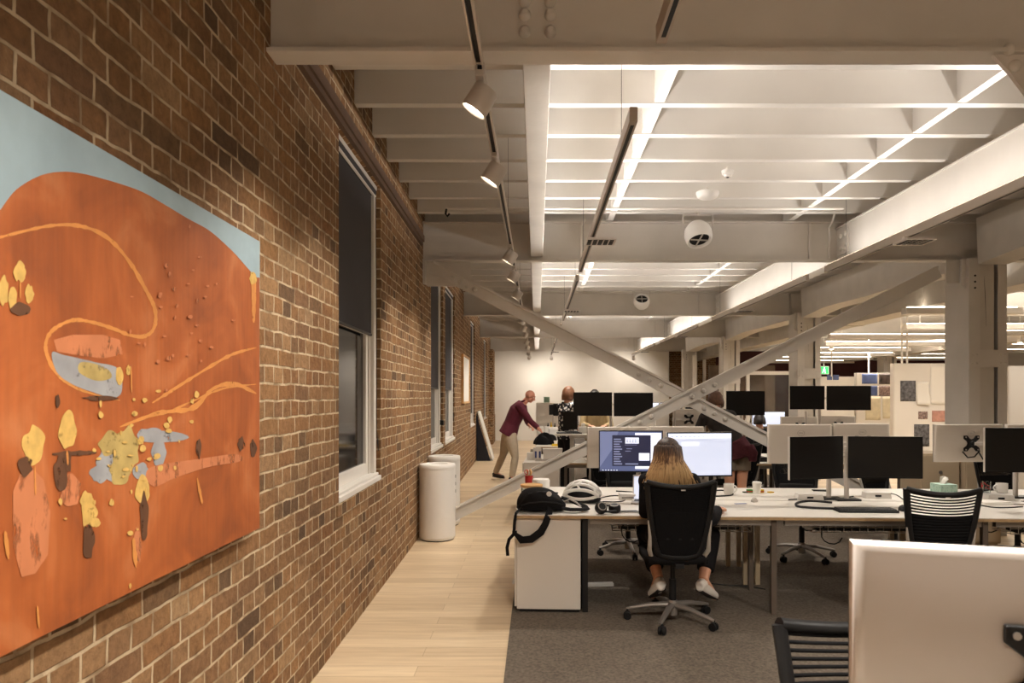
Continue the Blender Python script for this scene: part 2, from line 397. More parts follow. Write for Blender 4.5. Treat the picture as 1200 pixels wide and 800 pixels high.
# painted timber beams between the columns, and the columns
CY = [7.82, 12.95, 18.1, 22.9]
for i, (a, b2) in enumerate(((3.3, 7.75), (8.35, 12.9), (13.4, 18.05), (18.55, 22.85))):
    q = MB(); n = 24
    def ring(t, a=a, b2=b2):
        y = a + (b2-a)*t; w = .012*math.sin(7*t+i); zb = 3.13 - .10*(max(0, abs(t-.5)*2-.6)) + .015*math.sin(9*t+i)
        return [(5.0+w, y, zb), (5.34+w, y, zb), (5.36+w, y, 3.62), (4.98+w, y, 3.62)]
    q.loft([ring(k/n) for k in range(n+1)])
    tag(q.build('timber_beam', TIMBER), ['weathered painted timber beam at the right edge, before the nearest column', 'weathered painted timber beam between nearest and second column', 'painted timber beam between second and third column', 'painted timber beam beyond the third column'][i], 'beam', 'painted timber beams')
CLB = ['nearest riveted steel column with timber core, at far right', 'second steel column, behind the pair of high black monitors', 'third steel column, near the crossing of the braces', 'fourth steel column, close to the white end wall']
def column(y, label):
    t = thing('steel_column', label, 'column', (4.95, y, 0), 0, 'steel columns with timber cores')
    q = MB()
    q.bx(0, .016, 0, .46, 0, 3.18); q.bx(.42, .436, 0, .46, 0, 3.18)
    q.bx(.0161, .13, 0, .016, 0, 3.18); q.bx(.335, .4199, 0, .016, 0, 3.18); q.bx(.0161, .13, .444, .46, 0, 3.18); q.bx(.335, .4199, .444, .46, 0, 3.18)
    q.build('channel_frame', STEEL, t)
    for z in (.35, 1.93):
        q = MB(); q.bx(-.006, .442, -.014, 0, z, z+.2); b = q.build('batten_plate', STEEL, t)
        for xx in (.04, .09, .36, .41):
            for zz in (.05, .15):
                s = MB(); s.ell((xx, -.014, z+zz), (.012, .008, .012), u=8, v=6); s.build('rivet', STEEL, b, smooth=True)
    q = MB(); q.bx(.1, .308, .025, .4, 0, 3.15); q.build('timber_core', TIMBER, t, bevel=.006)
    q = MB(); q.prism([(.19, .023, 2.98), (.2, .023, 2.75), (.215, .023, 2.4), (.205, .023, 2.76)], (0, .004, 0)); q.build('crack', BLACK, t)
    q = MB(); q.bx(.312, .334, .2, .21, 0, 3.15); q.build('gap_shade_strip', BLACK, t)  # black strip stands in for the shade between core and flange
    q = MB(); q.prism([(-.004, .05, 2.84), (-.004, .05, 3.18), (-.05, .05, 3.18), (-.05, .05, 2.9)], (0, .03, 0)); q.build('bracket', STEEL, t)
    for k in range(3):
        s = MB(); s.cyl((.07, -.006, 2.98-.07*k), (.07, .004, 2.98-.07*k), .012, seg=8); s.build('bolt', BLACK, t)
    return t
col0 = column(CY[0], CLB[0])
for y, l in zip(CY[1:], CLB[1:]): dup(col0, (4.95, y, 0), 0, l)

# --- the crossed diagonal braces in the plane of the second beam
def brace(a, b, label, nb, ts, yoff):
    a = V(a); b = V(b); d = (b-a).normalized(); nrm = V((-d.z, 0, d.x))
    if nrm.z < 0: nrm = -nrm
    h = .075; q = MB(); y = yoff
    prof = [(-h, .03), (-h, 0.0), (h-.03, 0), (h-.028, -.03), (h, -.03), (h, .03)]
    q.loft([[p + nrm*u + V((0, y+w, 0)) for u, w in prof] for p in (a, b)])
    t = tag(q.build('diagonal_brace', STEEL, off=None), label, 'brace', 'crossed steel braces')
    for k in ts:
        c = a + d*k + nrm*(-.012)
        s = MB(); s.lathe([(0, .034), (.016, .031), (.027, .017), (.03, 0)], (c.x, c.y+y, c.z), 12, Matrix.Rotation(R(90), 3, 'X')); s.build('bolt', STEEL, t, smooth=True)
    return t
L1 = 6.78
b1 = brace((-1.24, 8.0, 3.13), (4.8, 8.0, .012), 'diagonal steel brace falling from the brick wall down to the right', 8, [.28, .38, .48, .58, 2.75, 2.9, 3.04, 3.62, 3.76, 3.9], 0.045)
b2 = brace((4.72, 8.0, 3.06), (-1.3, 8.0, .05), 'diagonal steel brace rising from the floor by the bins to the right column', 8, [2.95, 3.1, 3.25, 3.78, 3.93, 4.08, 4.23], 0.0)
q = MB(); q.prism([(-1.335, 8.078, 3.185), (-1.335, 8.078, 2.93), (-1.29, 8.078, 2.9), (-.83, 8.078, 2.9), (-.78, 8.078, 2.93), (-.78, 8.078, 3.185)], (0, .016, 0))
q.bx(-1.335, -1.305, 8.0, 8.078, 2.92, 3.185)
q.build('gusset_plate', STEEL, b1)
q = MB(); q.bx(4.79, 4.945, 7.985, 7.998, 2.92, 3.185); q.build('gusset_plate', STEEL, b2)

# --- camera and render look
cam = bpy.data.cameras.new('camera'); co = bpy.data.objects.new('camera', cam); C.objects.link(co)
co.location = (0, 0, H); co.rotation_euler = (R(90), 0, 0)
cam.sensor_width = 36; cam.lens = 24; cam.shift_x = -29/1200; cam.shift_y = 64/1200
cam.clip_start = .05
cam.dof.use_dof = True; cam.dof.focus_distance = 6; cam.dof.aperture_fstop = 7
sc.camera = co
sc.view_settings.view_transform = 'Standard'; sc.view_settings.look = 'None'; sc.view_settings.gamma = 1; sc.view_settings.use_curve_mapping = False
sc.view_settings.exposure = 0.45
w = bpy.data.worlds.new('night'); sc.world = w; w.use_nodes = True
w.node_tree.nodes['Background'].inputs[0].default_value = (.5, .42, .34, 1); w.node_tree.nodes['Background'].inputs[1].default_value = .02
# ================================================================ LIGHTING
WARM = (1.0, .92, .82); UPC = (1.0, .96, .92)
def lamp(kind, name, loc, energy, direction=None, col=WARM, **kw):
    l = bpy.data.lights.new(name, kind); l.energy = energy; l.color = col
    for k, v in kw.items(): setattr(l, k, v)
    o = bpy.data.objects.new(name, l); C.objects.link(o); o.location = loc
    if direction is not None:
        z = -V(direction).normalized(); y = V((0, 1, 0)) if abs(z.y) < .9 else V((0, 0, 1)); y = (y-z*y.dot(z)).normalized(); x = y.cross(z)
        o.rotation_euler = Matrix((x, y, z)).transposed().to_euler()
    return o
K_SPOT, K_UP, K_DOWN = 56, 19, 90
# --- left lighting track
TX, TZ = -.243, 3.0
t = thing('lighting_track', 'long thin lighting track hung above the aisle beside the brick wall', 'track', (TX, .3, TZ))
for (a, b) in ((0, 2.55), (2.6, 5.9), (5.95, 9.9), (9.95, 14.2), (14.25, 18.6), (18.65, 22.9)):
    q = MB(); q.bx(-.02, -.011, a, b, -.018, .018); q.bx(.011, .02, a, b, -.018, .018); q.bx(-.0109, .0109, a, b, .0118, .0178); q.build('rail', SILVER, t)
    q = MB(); q.bx(-.009, .009, a, b, -.008, .006); q.build('slot', BLACK, t)
    q = MB(); q.cyl((0, b-.4, .018), (0, b-.4, .92), .0015, seg=6); q.build('suspension_wire', CABLE, t)
HEADS = [(.75, 'W'), (1.75, 'W'), (2.94, 'W'), (3.92, 'W'), (6.26, 'W'), (7.27, 'W'), (8.6, 'W'), (11.6, 'W'), (12.9, 'W'), (14.2, 'W'), (16.2, 'W'), (18.0, 'W'), (20.3, 'E'), (22.6, 'E')]
def spothead(loc, dirn, label, group):
    d = V(dirn).normalized(); M = d.to_track_quat('Z', 'Y').to_matrix()
    t = thing('track_spotlight', label, 'spotlight', loc, 0, group)
    q = MB(); q.bx(-.018, .018, -.055, .055, -.045, -.018); q.cyl((0, 0, -.045), (0, 0, -.085), .012, seg=10); q.build('adapter', SILVER, t, bevel=.003)
    c = V((0, 0, -.125))
    q = MB(); q.lathe([(0, -.055), (.05, -.055), (.056, -.048), (.058, .05), (.055, .056), (.05, .05), (.048, .035), (0, .035)], c, 24, M); q.build('lamp_housing', SILVER, t, smooth=True)
    q = MB(); q.lathe([(0, .047), (.047, .047), (.047, .044), (0, .044)], c, 24, M); q.build('lens', LENS, t)
    return t
for i, (y, k) in enumerate(HEADS):
    dr = (-.54, .05, -.84) if k == 'W' else (-.25, .9, -.5)
    lab = 'white track spotlight, %s' % (['over the camera, before the painting', 'beside the nearest beam, lighting the painting', 'nearest and largest one in view', 'second nearest one in view, level with the first window', 'upper of the close trio by the second beam', 'middle of the close trio by the second beam', 'lowest of the close trio, just above the brace', 'seen right below the falling brace', 'a little past the falling brace', 'midway to the far wall', 'past the third window pair', 'near the far pier', 'last but one, aimed at the far wall', 'last one, aimed at the far wall'][i])
    spothead((TX, y, TZ), dr, lab, 'spotlights on the left track')
    c = V((TX, y, TZ-.125)) + V(dr).normalized()*.075
    e = K_SPOT * (.2 if y < 2.5 else 1)
    lamp('SPOT', 'spot_lamp', c, e if k == 'W' else 52, dr, spot_size=R(92), spot_blend=.9, shadow_soft_size=.04)
# --- suspended up-light bars, one per bay, two rows
BARP = mat('champagne_paint', (172, 160, 147), .45)
ROWS = [(.49, 'above the first desks'), (3.25, 'beside the white girder')]
BAYS = [(-6.2, -2.4, 'added fill bay behind the photographer'), (-1.9, 2.69, 'nearest bay'), (3.45, 7.67, 'bay before the second beam'), (8.2, 12.6, 'bay behind the second beam'), (13.8, 17.9, 'bay behind the third beam'), (18.8, 23.3, 'last bay')]  # rearmost bay is unseen, its lights added as frontal fill
GLOW = mat('lit_diffuser', (255, 245, 230), .4, emit=(255, 232, 200), estr=5)
for (X, where) in ROWS:
    for bi, (a, b, bay) in enumerate(BAYS):
        Lh = b-a
        t = thing('linear_light', 'slim hanging light bar %s, %s' % (where, bay), 'light', (X, a, TZ), 0, 'hanging light bars')
        q = MB(); q.bx(-.021, .021, 0, Lh, -.012, .062); q.build('bar', BARP, t, bevel=.002)
        q = MB(); q.bx(-.009, .009, .05, Lh-.05, -.0132, -.0122); q.build('slot', BLACK, t)
        q = MB(); q.bx(-.012, .012, .02, Lh-.02, .0622, .066); q.build('diffuser', GLOW, t)
        for yy in (.5, Lh-.5):
            q = MB(); q.cyl((0, yy, .06), (0, yy, .93), .0018, seg=6); q.build('suspension_wire', CABLE, t)
        for sx in (-1, 1):      # wide batwing optics throw the light out to both sides
            lamp('AREA', 'uplight', (X+sx*.012, (a+b)/2, TZ+.074), K_UP*Lh/4.2*(.08, .1, 1.1, 1.15, 1.6, 1.9)[bi]*(1.0 if X < 1 else (.25 if sx > 0 else .8)), (sx*math.sin(R(40)), 0, math.cos(R(40))), col=UPC, shape='RECTANGLE', size=.01, size_y=Lh-.1, spread=R(106))
        if True:
            for yy in ((-4.0,), (1.2,), (6.0,), (10.9,), (15.6,), (21.0,))[bi]:
                g = thing('grid_downlight', 'square louvred downlight panel %s, %s' % (where, bay), 'light', (X+.04, yy, TZ-.03), 0, 'louvred downlight panels')
                q = MB(); q.bx(-.1, .16, -.12, .12, -.02, .0); q.build('panel', SILVER, g)
                q = MB(); q.bx(-.07, -.02, -.02, .02, 0, .03); q.build('adapter', SILVER, g)
                q = MB()
                for ix in range(5):
                    for iy in range(2): q.bx(-.086+ix*.048, -.052+ix*.048, -.095+iy*.1, -.015+iy*.1, -.024, -.0195)
                q.build('louvre_cell', BLACK, g)
                lamp('SPOT', 'downlight', (X+.07, yy, TZ-.065), K_DOWN*(8.0, 4.2, 1.45, 1.5, 1.3, 1.2)[bi], (0, 0, -1), spot_size=R(142 if bi > 1 else 150), spot_blend=.6, shadow_soft_size=.09)  # rearmost panels are added fill, hence their high power
    # spotlight on the end of the last bar
spothead((.49, 22.9, TZ), (.1, .92, -.45), 'white spotlight at the far end of the middle light bar, aimed at the far wall', 'spotlights on the bars')
lamp('SPOT', 'spot_lamp', (.5, 23.0, TZ-.16), 64, (.1, .9, -.5), spot_size=R(110), spot_blend=.9, shadow_soft_size=.04)
spothead((3.25, 22.9, TZ), (.1, .92, -.45), 'white spotlight at the far end of the girder side bar', 'spotlights on the bars')
lamp('SPOT', 'spot_lamp', (3.26, 23.0, TZ-.16), 70, (-.1, .9, -.5), spot_size=R(110), spot_blend=.9, shadow_soft_size=.04)
# --- fluorescent battens in the room at right
TUBE = mat('lit_tube', (255, 252, 245), .4, emit=(255, 240, 216), estr=9)
random.seed(5)
fl = [(8.6, 13.0, 3.2), (10.9, 13.4, 2.2), (8.2, 15.2, 3.4), (12.0, 15.6, 3.0), (8.9, 17.2, 3.3), (12.6, 17.4, 2.6), (8.8, 19.4, 3.6), (13.2, 19.6, 3.2), (9.4, 21.6, 3.8), (14.0, 21.8, 3.4), (10, 24, 3.6), (14.4, 24.2, 3.6), (10.5, 26.3, 3.4), (14.8, 26.5, 3.4), (6.6, 10.6, 1.8), (7.6, 8.4, 1.8), (9.6, 10.2, 2.6)]
for i, (x, y, L) in enumerate(fl):
    t = thing('fluorescent_batten', 'hanging fluorescent batten in the room beyond the columns', 'light', (x, y, 2.9+.12*(i % 2)), 0, 'fluorescent battens beyond the columns')
    q = MB(); q.prism([(-L/2, -.09, -.03), (-L/2, .09, -.03), (-L/2, .06, .07), (-L/2, -.06, .07)], (L, 0, 0)); q.build('body', WHITE, t)
    q = MB(); q.bx(-L/2+.05, L/2-.05, -.02, .02, .072, .085); q.build('tube', TUBE, t)
    for xx in (-L/2+.3, L/2-.3):
        q = MB(); q.cyl((xx, 0, .07), (xx, 0, .8), .008, seg=6); q.build('hanger', WHITE, t)
for (x, y) in ((9.2, 14.2), (7.9, 18.3), (11.4, 16.1)):
    t = thing('track_spotlight', 'small lit spotlight hanging above the pinboards in the room at right', 'spotlight', (x, y, 2.86), 0, 'spotlights above the pinboards')
    q = MB(); q.lathe([(0, .08), (.05, .08), (.06, 0), (.05, .0), (0, .012)], (0, 0, 0), 14); q.cyl((0, 0, .08), (0, 0, .9), .01, seg=6); q.build('lamp_housing', WHITE, t, smooth=True)
    q = MB(); q.ell((0, 0, .0), (.05, .05, .02)); q.build('lens', LENS, t, smooth=True)
for (x, y, e) in ((8.4, 12.2, 70), (7.8, 16.3, 60), (10.5, 20, 70), (7.2, 9, 30)):
    lamp('AREA', 'batten_light', (x, y, 2.86), e, (0, 0, -1), shape='RECTANGLE', size=3.0, size_y=.1)
    lamp('AREA', 'batten_light', (x, y, 3.1), e*1.3, (0, 0, 1), shape='RECTANGLE', size=3.0, size_y=.1)
# --- second row of columns and its beam, far right
dup(col0, (11.9, 23.4, 0), 0, 'steel column far away in the room at right, above the photo boards')
q = MB(); q.bx(11.8, 12.3, 8, 28, 2.95, 3.4); tag(q.build('timber_beam', TIMBER), 'pale beam sloping into the distance above the pinboards at right', 'beam')
q = MB(); q.bx(6.0, 6.42, 8.3, 27.5, 2.99, 3.64); q.bx(5.97, 6.45, 10.0, 10.05, 2.97, 3.64); q.bx(5.97, 6.45, 13.4, 13.45, 2.97, 3.64)
tag(q.build('bulkhead', TIMBER, bevel=.004), 'boxed pale bulkhead running lengthwise just beyond the columns', 'beam')
# --- fittings on the ceiling
def speaker(loc, label, faces):
    t = thing('ball_speaker', label, 'speaker', loc, 0, 'ball speakers under the joists')
    M = V(faces).normalized().to_track_quat('Z', 'Y').to_matrix()
    q = MB(); pr = [(0, -.15), (.05, -.145), (.1, -.115), (.14, -.06), (.155, 0), (.15, .06), (.135, .1), (.128, .105), (.115, .09), (.1, .03), (0, .02)]
    q.lathe(pr, (0, 0, 0), 28, M); q.build('shell', WHITEPL, t, smooth=True)
    q = MB(); q.lathe([(0, .06), (.105, .075), (.108, .07), (0, .05)], (0, 0, 0), 24, M); q.build('grille', BLACK, t)
    q = MB(); q.box(M @ V((0, 0, .085)), (.2, .012, .012), M); q.box(M @ V((0, 0, .085)), (.012, .2, .012), M); q.build('cross_bar', SILVER, t)
    q = MB(); q.tube([(-.165, 0, -.02), (-.165, 0, .2), (-.15, 0, .215), (.15, 0, .215), (.165, 0, .2), (.165, 0, -.02)], .008, 6); q.cyl((0, 0, .21), (0, 0, .238), .014, seg=8); q.build('bracket', SILVER, t)
speaker((1.8, 7.62, 3.41), 'round white ball speaker on a bracket by the second beam', (.08, -.42, -.9))
speaker((2.02, 13.15, 3.41), 'round white ball speaker on a bracket by the third beam', (-.05, -.72, .6))
t = thing('smoke_detector', 'small white smoke detector on a short stem, the upper one', 'detector', (1.72, 6.15, 3.66))
q = MB(); q.lathe([(0, -.09), (.03, -.088), (.035, -.07), (.05, -.06), (.055, -.03), (.03, -.02), (0, -.02)]); q.build('body', WHITEPL, t, smooth=True)
q = MB(); q.cyl((0, 0, -.03), (0, 0, 0), .014); q.build('stem', WHITE, t)
q = MB(); q.lathe([(0, -.094), (.012, -.093), (.012, -.088), (0, -.088)]); q.build('vent', BLACK, t)
t = thing('smoke_detector', 'wide flat white detector disc hanging below the joists', 'detector', (1.69, 6.75, 3.66))
q = MB(); q.lathe([(0, -.11), (.08, -.105), (.1, -.09), (.112, -.06), (.112, -.045), (.05, -.035), (0, -.035)], seg=32); q.build('body', WHITEPL, t, smooth=True)
q = MB(); q.cyl((0, 0, -.04), (0, 0, 0), .016); q.build('stem', WHITE, t)
q = MB(); q.tube([(3.36, 7.7, 3.66), (3.42, 7.9, 3.62), (3.44, 8.035, 3.58), (3.45, 8.035, 3.45), (3.435, 8.035, 3.3), (3.44, 8.03, 3.21)], .011, 8)
tag(q.build('cable', WHITEPL, smooth=True), 'white cable hanging down the face of the second beam near the girder', 'cable')
q = MB(); q.tube([(.56, 7.9, 3.64), (.52, 8.03, 3.6), (.52, 8.035, 3.21)], .014, 8)
tag(q.build('conduit', WHITE, smooth=True), 'white conduit down the second beam above the middle light bar', 'pipe')
# ================================================================ FURNITURE
def Dk(o, u, v, z=0):       # desk bank frame -> world
    c, s = math.cos(DT), math.sin(DT)
    return V((o[0] + u*c - v*s, o[1] + u*s + v*c, z))
B1 = (-.169, 5.01); B2 = (-.17, 8.95); B3 = (-.02, 11.75); B4 = (.0, 16.2)
DZ = .73
LEGD = mat('dark_leg', (92, 80, 70), .5)
def desk(o, u, v, wd, label, z=DZ, group='white bench desks', tray=True, legs=(0, 1), front=1, dp=.77, x0=.03):
    loc = Dk(o, u, v)
    t = thing('bench_desk', label, 'desk', loc, DT, group)
    q = MB(); q.bx(0, wd, 0, dp, z-.006, z); q.mi = 1; q.bx(.0005, wd-.0005, .0005, dp-.0005, z-.026, z-.006); q.build('tabletop', [DESKW, DESKEDGE], t)
    for k in legs:
        xx = .03 if k == 0 else wd-.07
        for yy in (.05, dp-.1):
            q = MB(); q.bx(xx, xx+.04, yy, yy+.04, .006, z-.026); q.build('leg', LEGD if front else WOODLEG, t, bevel=.004)
    q = MB(); q.bx(x0, wd-.03, .06, .1, z-.075, z-.026); q.bx(x0, wd-.03, dp-.1, dp-.06, z-.075, z-.026); q.build('under_frame', GREYM, t)
    if tray:
        q = MB(); z0, z1 = z-.19, z-.11; a, b = .35 if wd < 1.8 else .75, wd-.12
        n = int((b-a)/.06)
        ya, yb = (dp-.36, dp-.14) if front else (.14, .36)
        for i in range(n+1):
            xx = a + (b-a)*i/n
            q.cyl((xx, ya, z1), (xx, ya, z0), .003, seg=5); q.cyl((xx, ya, z0), (xx, yb, z0), .003, seg=5); q.cyl((xx, yb, z1), (xx, yb, z0), .003, seg=5)
        for (yy, zz) in ((ya, z1), (ya, z0), (yb, z1), (yb, z0), ((ya+yb)/2, z0), (ya, (z0+z1)/2)): q.cyl((a, yy, zz), (b, yy, zz), .004, seg=5)
        for xx in (a+.1, b-.1): q.bx(xx-.01, xx+.01, ya, yb, z1, z-.026)
        q.build('cable_tray', SILVER, t)
        q = MB(); rnd = random.Random(label)
        for i in range(18):
            x0 = rnd.uniform(a, b-.3); pts = [(x0+.09*j, ya+.11+rnd.uniform(-.08, .08), z0+.03+rnd.uniform(0, .07)) for j in range(5)]
            pts = [p for p in pts if p[0] < b]
            if len(pts) > 1: q.tube(pts, .007, 6)
        x0 = a+.15; q.tube([(x0+.08*math.cos(th), ya-.0+.02*math.sin(2*th), z0-.0+.09*math.sin(th)) for th in [k*.45 for k in range(14)]], .005, 6)
        q.build('loose_cables', CABLE, t)
        q = MB(); q.bx(a+.05, a+.5, ya+.03, ya+.14, z0+.006, z0+.085); q.bx(b-.55, b-.08, ya+.04, ya+.14, z0+.006, z0+.08); q.build('power_strip', BLACK, t, bevel=.004)
    return t
WOODLEG = mat('beige_metal', (176, 156, 128), .45)
desk(B1, 0, 0, 1.95, 'long white desk where the blonde woman sits, nearest the aisle', legs=(1,), x0=.56)
desk(B1, 1.95, 0, 1.5, 'white desk with keyboard and black monitors, right of the woman', legs=(1,))
desk(B1, 3.45, 0, 1.5, 'white desk at the right edge of the photo, behind the mesh chair', legs=(1,))
desk(B1, 0, .79, 1.95, 'white desk facing the woman, on the far side of her screens', front=0, legs=(1,), x0=.56)
desk(B1, 1.95, .79, 1.5, 'far side white desk behind the keyboard and black monitors', front=0)
desk(B1, 3.45, .79, 1.5, 'far side white desk at the right edge, below the rear facing monitor', front=0)
# cabinet below the left end of the woman's desk
def cabinet(loc, w, d, h, label, rz=DT):
    t = thing('storage_cabinet', label, 'cabinet', loc, rz)
    q = MB(); q.bx(.02, w-.01, .02, d-.02, .006, .03); q.build('plinth', BLACKM, t)
    q = MB(); q.bx(.0, w, .0, d, .03, h); q.build('body', CABW, t, bevel=.003)
    q = MB(); q.bx(-.018, -.002, .015, d-.015, .045, h-.01); dr = q.build('door', CABW, t, bevel=.002)
    q = MB(); q.bx(-.03, -.018, .05, .06, .2, .23); q.bx(-.034, -.03, .03, .1, .2, .23); q.build('handle', SILVER, dr)
    return t
cabinet(Dk(B1, .02, .03), .47, 1.4, DZ-.03, 'grey white storage cabinet under the left end of the nearest desk')
q = MB(); p = Dk(B1, 0, 0); q.bx(.505, .545, .05, .7, .006, .7); 
tag(q.build('desk_panel', BLACKM, loc=p, rz=DT), 'dark upright leg panel beside the nearest storage cabinet', 'panel')

# ---------------------------------------------------------------- chairs
def make_chair(label, lift=0, dense=True, loc=(0, 0, 0), rz=0, legrot=28, group='black mesh office chairs', arms=False):
    t = thing('office_chair', label, 'chair', loc, rz, group)
    q = MB()
    q.lathe([(0, .045), (.035, .045), (.04, .12), (.032, .15), (0, .15)], seg=16)
    for k in range(5):
        a = R(legrot+72*k) - rz; d = V((math.cos(a), math.sin(a), 0))
        q.tube([d*.03+V((0, 0, .115)), d*.15+V((0, 0, .108)), d*.3+V((0, 0, .078)), d*.325+V((0, 0, .072))], [(.026, .022), (.022, .017), (.016, .012), (.013, .01)], 10, up=(0, 0, 1))
    q.build('star_base', GREYM, t, smooth=True, angle=60)
    for k in range(5):
        a = R(legrot+72*k) - rz; d = V((math.cos(a), math.sin(a), 0)); n = V((-d.y, d.x, 0)); c = d*.318+n*.012
        q = MB(); q.cyl(c+n*.006+V((0, 0, .028)), c+n*.024+V((0, 0, .028)), .028, seg=18); q.cyl(c-n*.024+V((0, 0, .028)), c-n*.006+V((0, 0, .028)), .028, seg=18)
        q.cyl(c+V((0, 0, .03)), c+V((0, 0, .075)), .009, seg=8); q.box(c+V((0, 0, .045)), (.03, .03, .03)); q.build('caster', BLACK, t, bevel=.003)
    L = lift
    q = MB(); q.cyl((0, 0, .12), (0, 0, .3), .026, seg=16); q.cyl((0, 0, .3), (0, 0, .43+L), .016, seg=14); q.build('gas_lift', BLACK, t, smooth=True)
    q = MB(); q.bx(-.09, .09, -.13, .1, .405+L, .445+L); q.bx(-.03, .03, -.25, -.13, .41+L, .44+L); q.tube([(.1, .0, .42+L), (.2, .02, .415+L), (.235, .02, .41+L)], .006, 6); q.build('tilt_mechanism', BLACK, t, bevel=.006)
    q = MB()
    def st(u, v):
        x = (u-.5)*2; y = (v-.5)*2
        e = (abs(x)**4+abs(y)**4)**.25; 
        z = .495+L - .05*max(0, y-.55)**2*4 - .03*max(0, e-.8)*3 + .008*(x*x)
        k = 1 if e < 1 else 1/e
        return (x*.226*k, y*.225*k, z)
    n = 14
    top = [[V(st(i/n, j/n)) for j in range(n+1)] for i in range(n+1)]
    q.grid(lambda u, v: st(u, v), n, n)
    q.grid(lambda u, v: V(st(u, v)) * 1 + V((0, 0, -.045)), n, n)
    bmesh.ops.bridge_loops  # (edge closed below)
    def rim(i, j): return st(i/n, j/n)
    per = [(i, 0) for i in range(n)] + [(n, j) for j in range(n)] + [(i, n) for i in range(n, 0, -1)] + [(0, j) for j in range(n, 0, -1)]
    for a, b in zip(per, per[1:]+per[:1]):
        A = V(rim(*a)); B = V(rim(*b)); q.quad([A, B, B+V((0, 0, -.045)), A+V((0, 0, -.045))])
    bmesh.ops.remove_doubles(q.bm, verts=q.bm.verts, dist=.0008)
    q.build('seat', BLACKFAB, t, smooth='all')
    # back: gently wrapped shield of mesh in a dark frame
    z0, z1 = .475+L, 1.0+L
    def half(s):                                        # half width at height fraction s
        return .085 + .143*max(0, s)**.34
    def bk(x, s, o=0):                                  # point on the back surface, x in -1..1
        hw = half(s); zz = z0+(z1-z0)*s - (.030*(1-x*x) if s > .5 else 0)*((s-.5)*2) 
        y = -.235 - .10*s*s - .025*math.sin(s*3.14) + .055*x*x*(.4+.6*s)
        return V((x*hw, y-o, zz))
    q = MB(); pts = [bk(-1, s) for s in (1, .9, .8, .7, .6, .5, .4, .3, .2, .12, .06, .02)] + [bk(x, 0.0) for x in (-.6, 0, .6)] + [bk(1, s) for s in (.02, .06, .12, .2, .3, .4, .5, .6, .7, .8, .9, 1)]
    q.tube(pts, [(.024, .014)]*len(pts), 8)
    tp = [bk(-1+.1*i, 1.0) for i in range(21)]
    q.tube(tp, [(.018, .016)]*21, 8, up=(0, -1, 0))
    q.build('back_frame', BLACK, t, smooth=True, angle=60)
    q = MB(); N = 46 if dense else 24
    for i in range(N):
        s0 = .02 + .97*i/N; s1 = s0 + .97/N*(.93 if dense else .5)
        if not dense and s0 < .66 and s0 > .3: s1 = s0+.97/N*.97
        if dense and s0 < .6: s1 = s0+.97/N*.98
        cols = 9
        for j in range(cols):
            x0 = -1+2*j/cols; x1 = -1+2*(j+1)/cols
            q.quad([bk(x0, s0), bk(x1, s0), bk(x1, s1), bk(x0, s1)])
    if dense:
        for j in range(15):
            x = -.95+1.9*j/14
            for k in range(8): q.quad([bk(x-.006, k/8, .002), bk(x+.006, k/8, .002), bk(x+.006, (k+1)/8, .002), bk(x-.006, (k+1)/8, .002)])
    bmesh.ops.remove_doubles(q.bm, verts=q.bm.verts, dist=.0004)
    mo = q.build('back_mesh', MESHFAB, t, smooth='all'); sd = mo.modifiers.new('thick', 'SOLIDIFY'); sd.thickness = .003
    q = MB(); q.tube([bk(x, .33, -.012) for x in (-.9, -.45, 0, .45, .9)], [(.05, .008)]*5, 10, up=(0, 1, 0)); q.build('lumbar_pad', BLACK, t, smooth=True)
    q = MB()
    for sx in (-1, 1):
        q.tube([bk(sx*.99, .5, .0)+V((sx*.016, 0, 0)), bk(sx*.99, .28, .004)+V((sx*.024, 0, 0)), V((sx*.2, -.215, .53+L)), V((sx*.17, -.15, .448+L)), V((sx*.07, -.06, .425+L))], [(.006, .006), (.012, .01), (.018, .012), (.018, .012), (.014, .012)], 10)
    q.build('back_support', mat('grey_plastic', (170, 162, 152), .5), t, smooth=True, angle=60)
    q = MB(); q.box(bk(0, .965, .021), (.03, .004, .008)); q.build('badge', SILVER, t)
    return t
chair_w = make_chair('black mesh office chair in which the blonde woman sits', .02, True, (.965, 4.85, .006), 0, 28)
make_chair('empty black mesh chair pushed to the desk beside the tissue box', -.02, False, (2.72, 4.78, .006), R(-8), 60)
make_chair('dark mesh chair in the foreground, half hidden by the close silver monitor', 0, False, (.86, 1.5, .006), R(180), 20)
make_chair('far side chair seen under the desk left of the woman', 0, True, (.93, 6.95, .006), R(176), 200)
make_chair('far side chair seen under the desk with the keyboard', 0, True, (2.62, 6.75, .006), R(172), 216)
make_chair('far side chair with its black back showing right of the black monitors', .09, True, (3.62, 6.9, .006), R(205), 10)
make_chair('far side chair under the desk at the right edge', 0, True, (4.65, 6.6, .006), R(190), 40)
make_chair('black chair behind the standing person in grey shorts', .0, True, (2.6, 9.0, .006), R(20), 40)
make_chair('dark chair under the raised desk beyond the white rear facing monitor', .0, True, (.85, 9.15, .006), R(10), 15)
make_chair('dark chair further back in the aisle, beside the black bag desk', .0, True, (1.1, 12.1, .006), R(0), 15)

